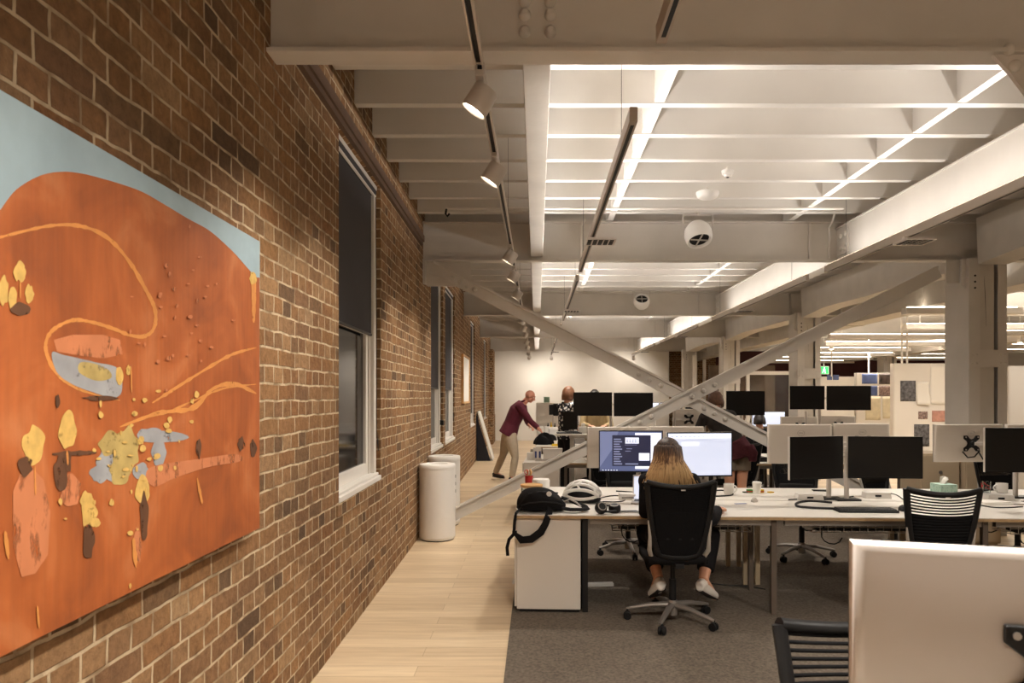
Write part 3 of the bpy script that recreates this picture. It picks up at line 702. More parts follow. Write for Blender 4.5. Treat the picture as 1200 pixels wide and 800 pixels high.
# ---------------------------------------------------------------- monitors
def ui_screen(parent, w, h, kind, mats):
    # what is showing on a lit screen, flat tiles a hair in front of the panel
    y = -.0235
    bgcol = mat('screen_blue', (70, 78, 110), .3, emit=(84, 92, 126), estr=.8) if kind == 'dark' else mat('screen_white', (200, 205, 220), .3, emit=(196, 204, 226), estr=.72)
    q = MB(); q.quad([(-w/2, y, -h/2), (w/2, y, -h/2), (w/2, y, h/2), (-w/2, y, h/2)]); s = q.build('lit_screen', bgcol, parent)
    pale = mat('screen_pale', (226, 230, 240), .3, emit=(226, 232, 246), estr=.78)
    drk = mat('screen_window', (34, 34, 52), .3, emit=(36, 38, 58), estr=.9)
    mid = mat('screen_mid', (120, 126, 156), .3, emit=(130, 136, 166), estr=.7)
    def tile(mt, x0, x1, z0, z1, k=1):
        q = MB(); yy = y-.0004*k; X = lambda a: -w/2+w*a; Z = lambda a: -h/2+h*a
        q.quad([(X(x0), yy, Z(z0)), (X(x1), yy, Z(z0)), (X(x1), yy, Z(z1)), (X(x0), yy, Z(z1))]); return q.build('window_tile', mt, s)
    if kind == 'dark':
        q = MB(); q.quad([(-w/2, y-.0003, -h/2+h*.1), (-w/2+w*.22, y-.0003, h*.1), (-w/2+w*.3, y-.0003, h/2), (-w/2, y-.0003, h/2)]); q.build('window_tile', mat('screen_violet', (100, 106, 142), .3, emit=(110, 118, 150), estr=.75), s)
        tile(pale, .57, .99, .12, .97); tile(drk, .2, .82, .13, .91, 2)
        for i in range(11): tile(mid, .225, .36-.02*(i % 3), .17+.062*i, .2+.062*i, 3)
        tile(pale, .41, .63, .70, .85, 3); tile(pale, .63, .8, .27, .46, 3); tile(mid, .4, .6, .66, .67, 3); tile(mid, .43, .52, .56, .575, 3); tile(mid, .41, .5, .5, .515, 3); tile(mid, .41, .62, .17, .2, 3); tile(pale, .57, .81, .06, .13, 3)
        for i in range(6): tile(pale, .04+.045*i, .06+.045*i, .015, .035, 3)
        for i in range(4):
            for j in range(2): tile(mid, .43+.045*i, .455+.045*i, .73+.05*j, .755+.05*j, 4)
    elif kind == 'white':
        tile(pale, 0, 1, .88, .985); tile(pale, .21, .49, .70, .80, 1)
        for i in range(12): tile(mid, .05+.07*i, .08+.07*i, .92, .935, 2)
    return s
def monitor(c, w, h, yaw, label, screen=None, arm=None, group='desk monitors', tilt=0, cat='monitor', backcol=None):
    # faces -Y at yaw 0; yaw 180 shows the silver back to the camera
    t = thing('computer_monitor', label, cat, c, yaw, group)
    bc = backcol or SILVERBACK
    q = MB(); n = 6                                     # back shell: shallow rounded tray
    q.loft([[(sx*a, y, sz*b) for sx, sz in ((-1, -1), (1, -1), (1, 1), (-1, 1))] for (a, b, y) in [(w/2, h/2, -.02), (w/2, h/2, .004), (w/2-.003, h/2-.003, .009)] + [(w/2*k, h/2*k, .010+.022*(1-k**2.2)**1.2) for k in (.97, .92, .85, .76, .66, .55, .42, .28, .12)]])
    q.build('shell', bc, t, smooth=True, angle=55)
    q = MB(); bz = .008
    q.bx(-w/2, w/2, -.026, -.02, h/2-bz, h/2); q.bx(-w/2, w/2, -.026, -.02, -h/2, -h/2+bz*1.4); q.bx(-w/2, -w/2+bz, -.026, -.02, -h/2+bz*1.4, h/2-bz); q.bx(w/2-bz, w/2, -.026, -.02, -h/2+bz*1.4, h/2-bz); q.build('bezel', BLACK, t)
    q = MB(); q.bx(-w/2+bz, w/2-bz, -.0225, -.02, -h/2+bz*1.4, h/2-bz); q.build('screen', SCREENOFF, t)
    if screen: ui_screen(t, w-2*bz, h-2.4*bz, screen, None)
    poly = []
    for qd in range(4):
        for (ux, uz) in ((.034, .0), (.04, .018), (.066, .038), (.066, .066), (.038, .066), (.018, .04)):
            ca, sa = (1, 0, -1, 0)[qd], (0, 1, 0, -1)[qd]; poly.append((ux*ca-uz*sa, .031, ux*sa+uz*ca))
    q = MB(); q.prism(poly, (0, .012, 0)); q.cyl((0, .04, 0), (0, .07, 0), .022, seg=14); v = q.build('mount_bracket', BLACK, t, bevel=.002)
    if w*800/c[1] > 60:
        for sx in (-1, 1):
            for sz in (-1, 1): q = MB(); q.cyl((sx*.052, .042, sz*.052), (sx*.052, .046, sz*.052), .006, seg=10); q.build('screw', CHROME, v)
    q = MB(); q.tube([(.03*math.cos(a), .0335, h/2-.075+.03*math.sin(a)*.8) for a in [k*math.pi/10 for k in range(20)]], .0012, 5, closed=True); lg = q.build('logo', GREYM, t)
    text_mesh('DELL', .018, GREYM, lg, (0, .034, h/2-.075), (R(90), 0, R(180)))
    return t
SILVERBACK = mat('pearl_silver_back', (208, 200, 190), .4, metal=.2)
def arm(base, targets, label, zt):
    t = thing('monitor_arm', label, 'monitor arm', base, 0, 'monitor arms')
    b = V(base); ht = zt-b.z+.03
    q = MB(); q.bx(-.1, .1, -.06, .06, 0, .016); q.build('clamp_base', BLACKM, t, bevel=.004)
    q = MB(); q.cyl((0, 0, .016), (0, 0, ht), .02, seg=18); q.build('pole', SILVER, t, smooth=True)
    for tg in targets:
        tl = V(tg)-b; k = V((0, 0, tl.z)); mid = (k+tl)*.5 + V((0, .05, 0)); q = MB()
        q.cyl(k+V((0, 0, -.025)), k+V((0, 0, .025)), .028, seg=14); q.tube([k, mid, tl], [(.02, .014), (.018, .013), (.014, .012)], 10); q.build('arm', SILVER, t, smooth=True)
    return t
def mon_px(px0, px1, py0, py1, d, yaw, label, **kw):
    c = P((px0+px1)/2, (py0+py1)/2, d); h = (py1-py0)*d/800; w = (px1-px0)*d/800/max(.3, abs(math.cos(yaw)))
    t = monitor(c, w, h, yaw, label, **kw)
    nb = V((-math.sin(yaw), math.cos(yaw), 0))
    return c + nb*.075
M1 = mon_px(702, 776, 504, 553, 5.62, R(-4), 'lit dark blue screen left of the blonde woman', screen='dark')
M2 = mon_px(780, 858, 506, 558, 5.52, R(6), 'lit pale screen right of the blonde woman', screen='white')
arm(onz(778, 584, DZ), [M1, M2], 'twin monitor arm behind the blonde woman', 1.17)
M3 = mon_px(688, 760, 500, 548, 5.98, R(184), 'silver monitor back behind the lit dark blue screen')
M4 = mon_px(761, 824, 499.5, 547, 5.98, R(176), 'silver monitor back behind the lit pale screen')
arm(Dk(B1, 1.0, .85, DZ), [M3, M4], 'twin monitor arm on the desk facing the woman', 1.17)
M5 = mon_px(920, 990, 511, 561, 5.5, R(16), 'dark monitor in front of the desk with the keyboard, left of its pair')
M6 = mon_px(994, 1078, 511, 560, 5.45, R(-4), 'dark monitor in front of the desk with the keyboard, right of its pair')
arm(onz(992, 586, DZ), [M5, M6], 'twin monitor arm behind the keyboard', 1.15)
M7 = mon_px(900, 974, 497, 543, 5.95, R(180), 'silver monitor back peeking over the left dark monitor')
M8 = mon_px(977, 1041, 496, 542, 5.95, R(178), 'silver monitor back peeking over the right dark monitor')
arm(Dk(B1, 2.6, .87, DZ), [M7, M8], 'twin monitor arm behind the two dark monitors', 1.17)
M9 = mon_px(1094, 1176, 497, 541, 5.75, R(183), 'silver monitor back with bare mount, in front of the near column')
M10 = mon_px(1180, 1262, 497, 545, 5.75, R(178), 'silver monitor back at the right edge, behind the dark one')
arm(Dk(B1, 4.2, .7, DZ), [M9, M10], 'twin monitor arm below the right silver monitor backs', 1.17)
M11 = mon_px(1154, 1238, 501, 553, 5.25, R(-3), 'dark monitor cut by the right edge of the photo')
arm(onz(1190, 583, DZ), [M11], 'single monitor arm with thick pole at the right edge', 1.15)
for (pts, lab) in (([(1128, 529), (1134, 536), (1142, 535), (1148, 528)], 'black cable loop under the bare monitor mount, left one'), ([(1146, 528), (1152, 538), (1164, 540), (1175, 535)], 'black cable loop under the bare monitor mount, right one')):
    q = MB(); q.tube([P(x, y, 5.69) for x, y in pts], .006, 7); tag(q.build('cable', CABLE, smooth=True), lab, 'cable')
# close monitor in the foreground on its own desk
FM = monitor((.785, 1.055, 1.187), .55, .345, R(180-16), 'large blurred silver monitor back in the foreground, bottom right', backcol=mat('pearl_silver_close', (198, 190, 183), .5, metal=.3))
t = desk((.25, .62), 0, 0, 1.6, 'desk carrying the foreground silver monitor, below the frame', tray=False)
arm((.8, .93, DZ), [(.79, .99, 1.187)], 'arm holding the foreground silver monitor', 1.187)
# ================================================================ WALL THINGS
# --- large painting: canvas plus paint laid on it
pt = thing('painting', 'large unframed orange landscape painting with pale blue sky on the brick wall', 'painting', (-1.188, 0, 0), TH)
q = MB(); PX = .075; q.bx(.03, PX, .95, 2.875, 1.044, 2.251)
cm = bpy.data.materials.new('burnt_orange_paint'); cm.use_nodes = True; nt = cm.node_tree; N = nt.nodes.new; L = nt.links.new
bs = nt.nodes['Principled BSDF']; bs.inputs['Roughness'].default_value = .55
tc = N('ShaderNodeTexCoord'); n1 = N('ShaderNodeTexNoise'); n1.inputs['Scale'].default_value = 3.2; n1.inputs['Detail'].default_value = 7; n1.inputs['Distortion'].default_value = 1.2; L(tc.outputs['Object'], n1.inputs['Vector'])
rp = N('ShaderNodeValToRGB'); L(n1.outputs['Fac'], rp.inputs['Fac']); cr = rp.color_ramp
for p, c in ((.25, (130, 68, 34)), (.42, (158, 83, 38)), (.55, (170, 92, 44)), (.72, (186, 114, 68))):
    e = cr.elements.new(p); e.color = lin(c)
cr.elements.remove(cr.elements[0]); cr.elements.remove(cr.elements[-1])
mp = N('ShaderNodeMapping'); mp.inputs['Scale'].default_value = (1, 26, 2.2); L(tc.outputs['Object'], mp.inputs['Vector'])
n2 = N('ShaderNodeTexNoise'); n2.inputs['Scale'].default_value = 2; n2.inputs['Detail'].default_value = 5; L(mp.outputs[0], n2.inputs['Vector'])
r2 = N('ShaderNodeValToRGB'); L(n2.outputs['Fac'], r2.inputs['Fac']); r2.color_ramp.elements[0].position = .35; r2.color_ramp.elements[0].color = (.93, .92, .91, 1); r2.color_ramp.elements[1].position = .65; r2.color_ramp.elements[1].color = (1.05, 1.04, 1.04, 1)
mx = N('ShaderNodeMix'); mx.data_type = 'RGBA'; mx.blend_type = 'MULTIPLY'; mx.inputs['Factor'].default_value = 1; L(rp.outputs['Color'], mx.inputs['A']); L(r2.outputs['Color'], mx.inputs['B']); L(mx.outputs['Result'], bs.inputs['Base Color'])
bp = N('ShaderNodeBump'); bp.inputs['Strength'].default_value = .25; bp.inputs['Distance'].default_value = .004; L(n2.outputs['Fac'], bp.inputs['Height']); L(bp.outputs['Normal'], bs.inputs['Normal'])
q.build('canvas', cm, pt, bevel=.003)
K0 = 1.188-PX*math.cos(TH)
def cv(px, py):             # photo point -> (along, height) on the canvas face
    d = K0 / ((629-px)/800 - .01875); return min(2.874, d), max(1.0445, min(2.2505, H-(py-464)*d/800))
lay = [0]
SHARE = {}
def paint(polys, mtl, part):
    for poly in polys:
        q = MB(); lay[0] += 1
        x = PX + .0006 + .00004*lay[0]
        q.prism([(x-.0004, *cv(*p)) for p in poly], (.0005, 0, 0))
        q.build(part, mtl, pt)
def smooth_poly(pts, k=6, closed=True):
    n = len(pts); out = []
    for i in range(n if closed else n-1):
        p0, p1, p2, p3 = [V((*pts[(i+o) % n if closed else max(0, min(n-1, i+o))], 0)) for o in (-1, 0, 1, 2)]
        for j in range(k):
            t_ = j/k; v = .5*((2*p1)+(p2-p0)*t_+(2*p0-5*p1+4*p2-p3)*t_**2+(3*p1-p0-3*p2+p3)*t_**3); out.append((v.x, v.y))
    if not closed: out.append(pts[-1])
    return out
def stroke(pts, w, rag=.25, seed=0):
    rnd = random.Random(seed+len(pts)); sp = smooth_poly(pts, 8, False); a = []; b = []
    for i, p in enumerate(sp):
        q0 = sp[max(0, i-1)]; q1 = sp[min(len(sp)-1, i+1)]; dx, dy = q1[0]-q0[0], q1[1]-q0[1]; l = math.hypot(dx, dy) or 1
        e = min(1, 4*i/len(sp)+.3, 4*(len(sp)-1-i)/len(sp)+.3); ww = w*.5*e*(1+rnd.uniform(-rag, rag))
        a.append((p[0]-dy/l*ww, p[1]+dx/l*ww)); b.append((p[0]+dy/l*ww, p[1]-dx/l*ww))
    return a + b[::-1]
def blob(cx, cy, rx, ry, seed, n=14, rag=.22):
    rnd = random.Random(seed); return smooth_poly([(cx+rx*math.cos(2*math.pi*i/n)*(1+rnd.uniform(-rag, rag)), cy+ry*math.sin(2*math.pi*i/n)*(1+rnd.uniform(-rag, rag))) for i in range(n)], 3)
SKYB = mat('grey_blue_paint', (152, 172, 180), .55, var=.14, scale=5, bump=.1, bscale=30)
OCHRE = mat('ochre_paint', (204, 136, 70), .5, var=.1, scale=20); PINKP = mat('salmon_paint', (190, 118, 78), .55, var=.08, scale=14); YEL = mat('straw_paint', (204, 166, 92), .5, var=.15, scale=40)
GRB = mat('slate_paint', (150, 150, 152), .5, var=.15, scale=14); DRK = mat('umber_paint', (92, 60, 40), .5, var=.2, scale=12); RUST = mat('rust_paint', (168, 82, 40), .55, var=.12, scale=6); OLV = mat('olive_paint', (176, 152, 92), .5, var=.2, scale=16)
def dry(m, amt, sc_=(1, 30, 30)):
    nt = m.node_tree; b = nt.nodes['Principled BSDF']; tc = nt.nodes.new('ShaderNodeTexCoord'); mp = nt.nodes.new('ShaderNodeMapping'); mp.inputs['Scale'].default_value = sc_; n = nt.nodes.new('ShaderNodeTexNoise'); n.inputs['Scale'].default_value = 1; n.inputs['Detail'].default_value = 6; n.inputs['Roughness'].default_value = .65
    r = nt.nodes.new('ShaderNodeValToRGB'); r.color_ramp.elements[0].position = amt; r.color_ramp.elements[0].color = (0, 0, 0, 1); r.color_ramp.elements[1].position = amt+.12; r.color_ramp.elements[1].color = (1, 1, 1, 1)
    L = nt.links.new; L(tc.outputs['Object'], mp.inputs['Vector']); L(mp.outputs[0], n.inputs['Vector']); L(n.outputs['Fac'], r.inputs['Fac']); L(r.outputs['Color'], b.inputs['Alpha'])
for m_, a_, s_ in ((OCHRE, .27, (1, 22, 22)), (PINKP, .34, (1, 26, 9)), (YEL, .28, (1, 26, 26)), (GRB, .30, (1, 16, 16)), (DRK, .33, (1, 26, 12)), (OLV, .33, (1, 18, 18))): dry(m_, a_, s_)
hill = [(0, 245), (18, 222), (45, 206), (70, 201), (95, 203), (130, 212), (165, 224), (195, 241), (220, 256), (245, 270), (270, 292), (290, 314), (297, 322), (301.5, 325)]
edge = [(306, 326), (306, 270), (240, 232), (160, 186), (80, 140), (0, 92), (-120, 20), (-215, -40)]
hl = smooth_poly(hill, 6, False)
paint([hl + edge + [(-215, 420), (-120, 330), (-40, 275)]], SKYB, 'sky_paint')
paint([stroke([(-60, 300), (-20, 284), (10, 275), (60, 264), (95, 265), (125, 278), (150, 305), (168, 335), (181, 362), (180, 384), (168, 394), (150, 392), (135, 386), (110, 378), (85, 375), (62, 386), (53, 402), (56, 420), (68, 440), (90, 455), (125, 466), (140, 469)], 4.2, .3, 2),
       stroke([(178, 472), (200, 458), (235, 436), (270, 416), (300, 407)], 3.6, .4, 3), stroke([(140, 500), (185, 484), (225, 478), (250, 455), (275, 450), (300, 461)], 5, .4, 5), stroke([(190, 486), (225, 470), (262, 455), (300, 450)], 2.2, .4, 6), stroke([(295, 320), (297, 335), (297, 378)], 5, .3, 9)], OCHRE, 'ochre_line')
paint([[(62, 398), (85, 392), (120, 392), (140, 398), (143, 415), (120, 420), (90, 416), (66, 412)], blob(100, 404, 38, 10, 12)], PINKP, 'salmon_bank')
paint([smooth_poly([(60, 413), (75, 416), (110, 424), (138, 432), (142, 458), (132, 466), (110, 460), (84, 450), (66, 436)])], GRB, 'slate_pool')
paint([smooth_poly([(95, 424), (122, 430), (130, 442), (112, 446), (92, 436)])], OLV, 'olive_patch')
paint([blob(134, 540, 20, 28, 21), blob(175, 510, 14, 9, 22), blob(190, 512, 26, 7, 23), blob(186, 530, 8, 16, 24), blob(115, 555, 10, 10, 25), blob(165, 552, 9, 9, 26)], GRB, 'slate_daub')
paint([blob(148, 528, 16, 26, 31), blob(140, 550, 12, 18, 32), blob(128, 520, 12, 14, 33)], OLV, 'olive_daub')
paint([smooth_poly([(170, 558), (180, 546), (230, 538), (275, 532), (282, 540), (240, 548), (200, 562), (180, 570)])], PINKP, 'salmon_bank')
paint([[(14, 575), (22, 556), (38, 550), (50, 562), (58, 600), (55, 650), (40, 672), (24, 676), (14, 640)], blob(82, 575, 12, 18, 41), blob(160, 640, 5, 22, 42)], PINKP, 'salmon_daub')
paint([blob(39, 522, 12, 22, 51), blob(77, 505, 10, 22, 52), blob(22, 318, 7, 12, 53), blob(33, 344, 5, 10, 54), blob(3, 340, 6, 16, 55), blob(14, 350, 5, 14, 57), blob(103, 600, 9, 18, 56), blob(100, 585, 7, 10, 58), blob(150, 434, 3, 6, 59), blob(139, 440, 5, 10, 60), blob(166, 575, 8, 16, 61), blob(112, 612, 4, 5, 62), blob(296, 326, 4, 7, 63)], YEL, 'straw_flower')
paint([stroke([(60, 532), (85, 531), (112, 530)], 5, .4, 71), blob(28, 545, 8, 12, 72), blob(70, 556, 8, 22, 73), blob(102, 635, 7, 20, 74), blob(168, 605, 5, 26, 75), blob(232, 525, 3, 12, 76), blob(296, 525, 4, 10, 77), blob(282, 520, 4, 8, 78), blob(24, 362, 12, 8, 79), blob(118, 466, 20, 3, 80), blob(66, 470, 3, 7, 81), blob(78, 540, 4, 14, 82)], DRK, 'umber_daub')
paint([stroke([(22, 330), (22, 350)], 2, .3, 91), stroke([(39, 545), (40, 580)], 2, .3, 92), stroke([(77, 528), (78, 545)], 2, .3, 93), stroke([(155, 630), (158, 665)], 4, .4, 94), stroke([(4, 622), (8, 655)], 4, .4, 95), stroke([(42, 710), (44, 736)], 2.5, .3, 96), stroke([(230, 560), (236, 590)], 3, .4, 97), stroke([(152, 430), (153, 460)], 1.5, .3, 98)], OCHRE, 'drip')
rnd = random.Random(4)
paint([blob(rnd.gauss(150, 40), rnd.gauss(530, 45), rnd.uniform(1, 3.5), rnd.uniform(1, 4.5), 200+i, 7) for i in range(46)], YEL, 'speckle')
paint([blob(rnd.gauss(215, 30), rnd.gauss(370, 40), rnd.uniform(.8, 2.6), rnd.uniform(.8, 2.6), 300+i, 7) for i in range(34)], PINKP, 'speckle')

# --- small framed print further along the wall
fp = thing('framed_picture', 'small white picture in a thin oak frame on the brick wall between windows', 'picture', (-1.188, 0, 0), TH)
q = MB(); a, b, z0, z1 = 12.9, 14.4, 1.46, 2.4
q.bx(.005, .05, a, a+.035, z0, z1); q.bx(.005, .05, b-.035, b, z0, z1); q.bx(.005, .05, a+.035, b-.035, z0, z0+.035); q.bx(.005, .05, a+.035, b-.035, z1-.035, z1); q.build('frame', WOODL, fp)
q = MB(); q.bx(.005, .03, a+.035, b-.035, z0+.035, z1-.035); q.build('print', PAPER, fp)
# --- boards leaning on the wall
NAVY = mat('dark_navy_board', (26, 26, 36), .6)
p = W(16.9); q = MB(); q.prism([(.03, 0, 1.22), (.06, 0, 1.22), (.42, 0, 0.003), (.39, 0, 0.003)], (0, .9, 0)); q2 = MB()
tag(q.build('display_board', [WHITE], loc=(p.x, p.y, 0), rz=TH), 'tall white board leaning against the brick wall beyond the man', 'board')
q2.prism([(.012, -.05, 1.12), (.025, -.05, 1.12), (.36, -.05, 0.003), (.02, -.05, .003)], (0, .04, 0))
tag(q2.build('display_board', NAVY, loc=(p.x, p.y, 0), rz=TH), 'dark navy board standing behind the leaning white board', 'board')

# --- two white waste bins
def bin_(x, y, h, r, label):
    t = thing('waste_bin', label, 'bin', (x, y, 0), 0, 'white cylindrical bins')
    q = MB(); q.lathe([(0, .012), (r*.94, .012), (r*.94, .03), (r, .035), (r, h-.05), (r*.97, h-.05), (0, h-.05)], seg=40); q.build('drum', WHITEPL, t, smooth=True)
    q = MB(); q.lathe([(0, .0), (r*.9, .0), (r*.9, .014), (0, .014)], seg=32); q.build('foot_ring', BLACK, t)
    q = MB(); q.lathe([(r*.55, h-.045), (r*1.015, h-.048), (r*1.02, h-.02), (r*.98, h-.004), (r*.7, h+.004), (r*.6, h-.002), (r*.55, h-.045)], seg=40); q.build('rim_lid', WHITEPL, t, smooth=True)
    q = MB(); q.lathe([(0, h-.03), (r*.6, h-.03), (r*.6, h-.02), (0, h-.02)], seg=32); q.build('opening', CABW, t)
    return t
bn = bin_(-1.115, 7.66, .845, .2, 'front white cylindrical bin against the brick wall, nearer the camera')
bn2 = bin_(-1.16, 8.53, .86, .2, 'rear white cylindrical bin, half hidden by the front one')
q = MB()
for i in range(3): q.bx(.2+.0, .201, -.03, .03, .5-.09*i, .55-.09*i)
for i in range(3):
    s = MB(); s.bx(.1, .17, -.175, -.171, .6-.09*i, .64-.09*i)
    s.build('sticker', GREYM, bn2)

# ================================================================ ON THE FRONT DESKS
ZT = DZ + .0005
# backpack lying on the desk corner with a strap hanging over the edge
p = onz(634, 597, ZT); bp_ = thing('backpack', 'black backpack lying on the left end of the desk, strap hanging down', 'backpack', (p.x, p.y-.02, ZT), R(4))
q = MB()
rings = []
for i in range(13):
    s = i/12; x = -.185+.37*s; e = max(.12, 1-abs(2*s-1)**3.2)**.5
    hh = (.168+.014*math.sin(5*s+.5))*e*(1.04-.12*s); dd = .16*e
    ring = []
    for k in range(18):
        a = 2*math.pi*k/18; ca, sa = math.cos(a), math.sin(a)
        yy = dd*math.copysign(abs(ca)**.7, ca); zz = hh/2+hh/2*math.copysign(abs(sa)**.75, sa)
        ring.append((x+.01*math.sin(3*a+s*6), yy, max(0.004, zz+.008*math.sin(9*s+2*a))))
    rings.append(ring)
q.loft(rings); o = q.build('bag_body', BLACKFAB, bp_, smooth='all'); sb = o.modifiers.new('sub', 'SUBSURF'); sb.levels = 1; sb.render_levels = 2
q = MB(); q.tube([(-.16, -.14, .06), (-.1, -.157, .08), (0, -.162, .088), (.1, -.157, .08), (.16, -.14, .06)], [(.006, .004)]*5, 8); q.tube([(-.1, -.13, .145), (0, -.12, .158), (.12, -.11, .145)], .005, 8); q.build('zip', BLACK, bp_)
q = MB(); q.lathe([(0, .004), (.018, .003), (.02, 0), (0, 0)], (.05, -.135, .142), 14, Matrix.Rotation(R(62), 3, 'X')); q.build('badge', SILVER, bp_, smooth=True)
q = MB(); pts = [(.06, -.14, .04), (.045, -.2, .012), (.015, -.235, -.06), (-.02, -.24, -.12), (-.09, -.24, -.17), (-.16, -.24, -.175), (-.215, -.24, -.12), (-.21, -.238, -.04), (-.2, -.215, .014), (-.16, -.1, .03)]
sp = []
pv = [V(x) for x in pts]
q.tube(pv, [(.026, .005)]*3 + [(.03, .006)]*3 + [(.012, .003)]*4, 10, up=(0, 1, .2)); q.build('shoulder_strap', BLACKFAB, bp_, smooth=True)
q = MB(); q.tube([(-.21, -.22, -.13), (-.25, -.23, -.17), (-.265, -.23, -.23), (-.26, -.23, -.29)], [(.012, .0025)]*4, 8, up=(0, 1, 0)); q.box((-.21, -.223, -.125), (.035, .012, .028)); q.build('strap_end', BLACKFAB, bp_)
q = MB(); q.tube([(.15, -.1, .03), (.21, -.13, .024), (.29, -.13, .022), (.335, -.09, .022), (.33, -.03, .03), (.28, .01, .045), (.22, .03, .07), (.16, .03, .09)], [(.03, .012)]*8, 10, up=(0, 0, 1)); q.build('shoulder_strap', BLACKFAB, bp_, smooth=True)
q = MB(); q.tube([(.17, .0, .06), (.22, -.02, .085), (.27, -.04, .06), (.3, -.05, .03)], .006, 6); q.build('cord', SILVER, bp_)
# glass jar with wooden lid
p = onz(623, 584, ZT); t = thing('glass_jar', 'glass jar with a light wooden lid behind the backpack', 'jar', (p.x, p.y, ZT))
q = MB(); q.lathe([(0, 0), (.085, 0), (.09, .01), (.09, .09), (.082, .1), (.078, .1), (.085, .088), (.085, .012), (0, .006)], seg=32); q.build('jar', GLASS, t, smooth=True)
q = MB(); q.lathe([(0, .1), (.092, .1), (.095, .104), (.095, .118), (.092, .122), (0, .122)], seg=32); q.build('lid', WOODL, t, smooth=True)
q = MB(); q.lathe([(0, .008), (.08, .012), (.08, .05), (0, .06)], seg=20); q.build('contents', PAPER, t)
p = onz(634, 578, ZT); t = thing('ceramic_jar', 'white lidded container behind the wooden lidded jar', 'jar', (p.x, p.y+.12, ZT))
q = MB(); q.lathe([(0, 0), (.075, 0), (.08, .01), (.08, .1), (.076, .115), (.03, .122), (0, .122)], seg=28); q.build('body', WHITEPL, t, smooth=True)
t = thing('pen_pot', 'red pen pot with scissor handles behind the wooden lidded jar', 'pot', (p.x-.11, p.y+.25, ZT))
q = MB(); q.lathe([(0, 0), (.035, 0), (.038, .13), (.034, .13), (.031, .01), (0, .01)], seg=18); q.build('pot', RED, t, smooth=True)
q = MB()
for (dx, dy, hh) in ((-.015, .0, .17), (.012, .01, .175), (.02, -.01, .16)): q.cyl((dx*.5, dy*.5, .015), (dx, dy, hh), .005, seg=8); q.ell((dx, dy, hh), (.01, .008, .018))
q.build('pen', WOODL, t, smooth=True)
q = MB(); q.tube([(-.025+.016*math.cos(a), -.01, .165+.02*math.sin(a)) for a in [k*math.pi/6 for k in range(12)]], .004, 6, closed=True); q.build('scissor_handle', RED, t)
# bicycle helmet
p = onz(683, 589, ZT); t = thing('bicycle_helmet', 'white vented bicycle helmet on the desk beside the backpack', 'helmet', (p.x, p.y+.06, ZT), R(-15))
q = MB(); nu, nv = 36, 12
def hp(a, e, k=1.0):
    r = 1+.04*math.sin(2*a); return V((.145*k*math.cos(a)*math.cos(e)*r, .105*k*math.sin(a)*math.cos(e), .035+.125*k*math.sin(e)))
def arc(lat, e0=10, e1=170):      # front to back rib at sideways angle lat
    out = []
    for k in range(13):
        a = R(e0+(e1-e0)*k/12); out.append((.150*math.cos(a), .118*math.sin(R(lat))*math.sin(a)**.35, .04+.135*math.cos(R(lat))**.7*math.sin(a)))
    return out
for lat in (-66, -40, -14, 14, 40, 66): q.tube(arc(lat), [(.007, .011)] + [(.0088, .014)]*11 + [(.007, .011)], 8)
for j, el in enumerate((38, 66, 95, 122, 148)):
    lats = [-66, -40, -14, 14, 40, 66]; a = R(el)
    pts = [(.150*math.cos(a+(.12 if k % 2 else -.12)), .118*math.sin(R(l))*math.sin(a)**.35, .04+.135*math.cos(R(l))**.7*math.sin(a+(.12 if k % 2 else -.12))) for k, l in enumerate(lats)]
    if j % 2: pts = pts[1:5]
    q.tube(pts, [(.0065, .011)]*len(pts), 8)
q.tube([(.152*math.cos(2*math.pi*k/28), .122*math.sin(2*math.pi*k/28), .05+.012*math.cos(4*math.pi*k/28)) for k in range(28)], [(.010, .013)]*28, 8, closed=True, up=(0, 0, 1))
o = q.build('shell', WHITEPL, t, smooth='all')
q = MB(); q.grid(lambda u, v: hp(2*math.pi*u, .0+v*(math.pi/2-.05), .86), 24, 8); q.build('liner', BLACK, t, smooth='all')
q = MB(); q.tube([hp(2*math.pi*k/24, .03, .98)-V((0, 0, .018)) for k in range(24)], .011, 8, closed=True); q.build('rim', BLACK, t, smooth=True)
q = MB(); q.tube([(-.05, -.09, .03), (-.12, -.12, .012), (-.2, -.1, .008), (-.17, -.05, .008), (-.11, -.03, .02)], [(.008, .002)]*5, 6, up=(0, 0, 1)); q.build('chin_strap', BLACKFAB, t)
# headphones
p = onz(706, 600, ZT); t = thing('headphones', 'black over-ear headphones lying on the desk in front of the helmet', 'headphones', (p.x, p.y, ZT), R(10))
q = MB(); q.tube([(.02+.085*math.cos(a), -.01+.085*math.sin(a), .03+.01*math.sin(a)) for a in [R(-130+20*k) for k in range(14)]], [(.012, .008)]*14, 8, up=(0, 0, 1)); q.build('headband', BLACK, t, smooth=True)
for (x, y, rz_, ti) in ((-.03, -.07, 8, 58), (.085, -.03, -30, 12)):
    M = Matrix.Rotation(R(rz_), 3, 'Z') @ Matrix.Rotation(R(ti), 3, 'X')
    q = MB(); q.lathe([(0, -.03), (.036, -.03), (.046, -.014), (.046, .012), (.038, .026), (.02, .028), (0, .02)], (x, y, .046 if ti > 30 else .034), 20, M); ec = q.build('ear_cup', BLACK, t, smooth=True); q = MB(); q.lathe([(.026, .0285), (.03, .0295), (.034, .028), (.03, .0265), (.026, .0285)], (x, y, .046 if ti > 30 else .034), 20, M); q.build('trim_ring', GREYM, ec, smooth=True)
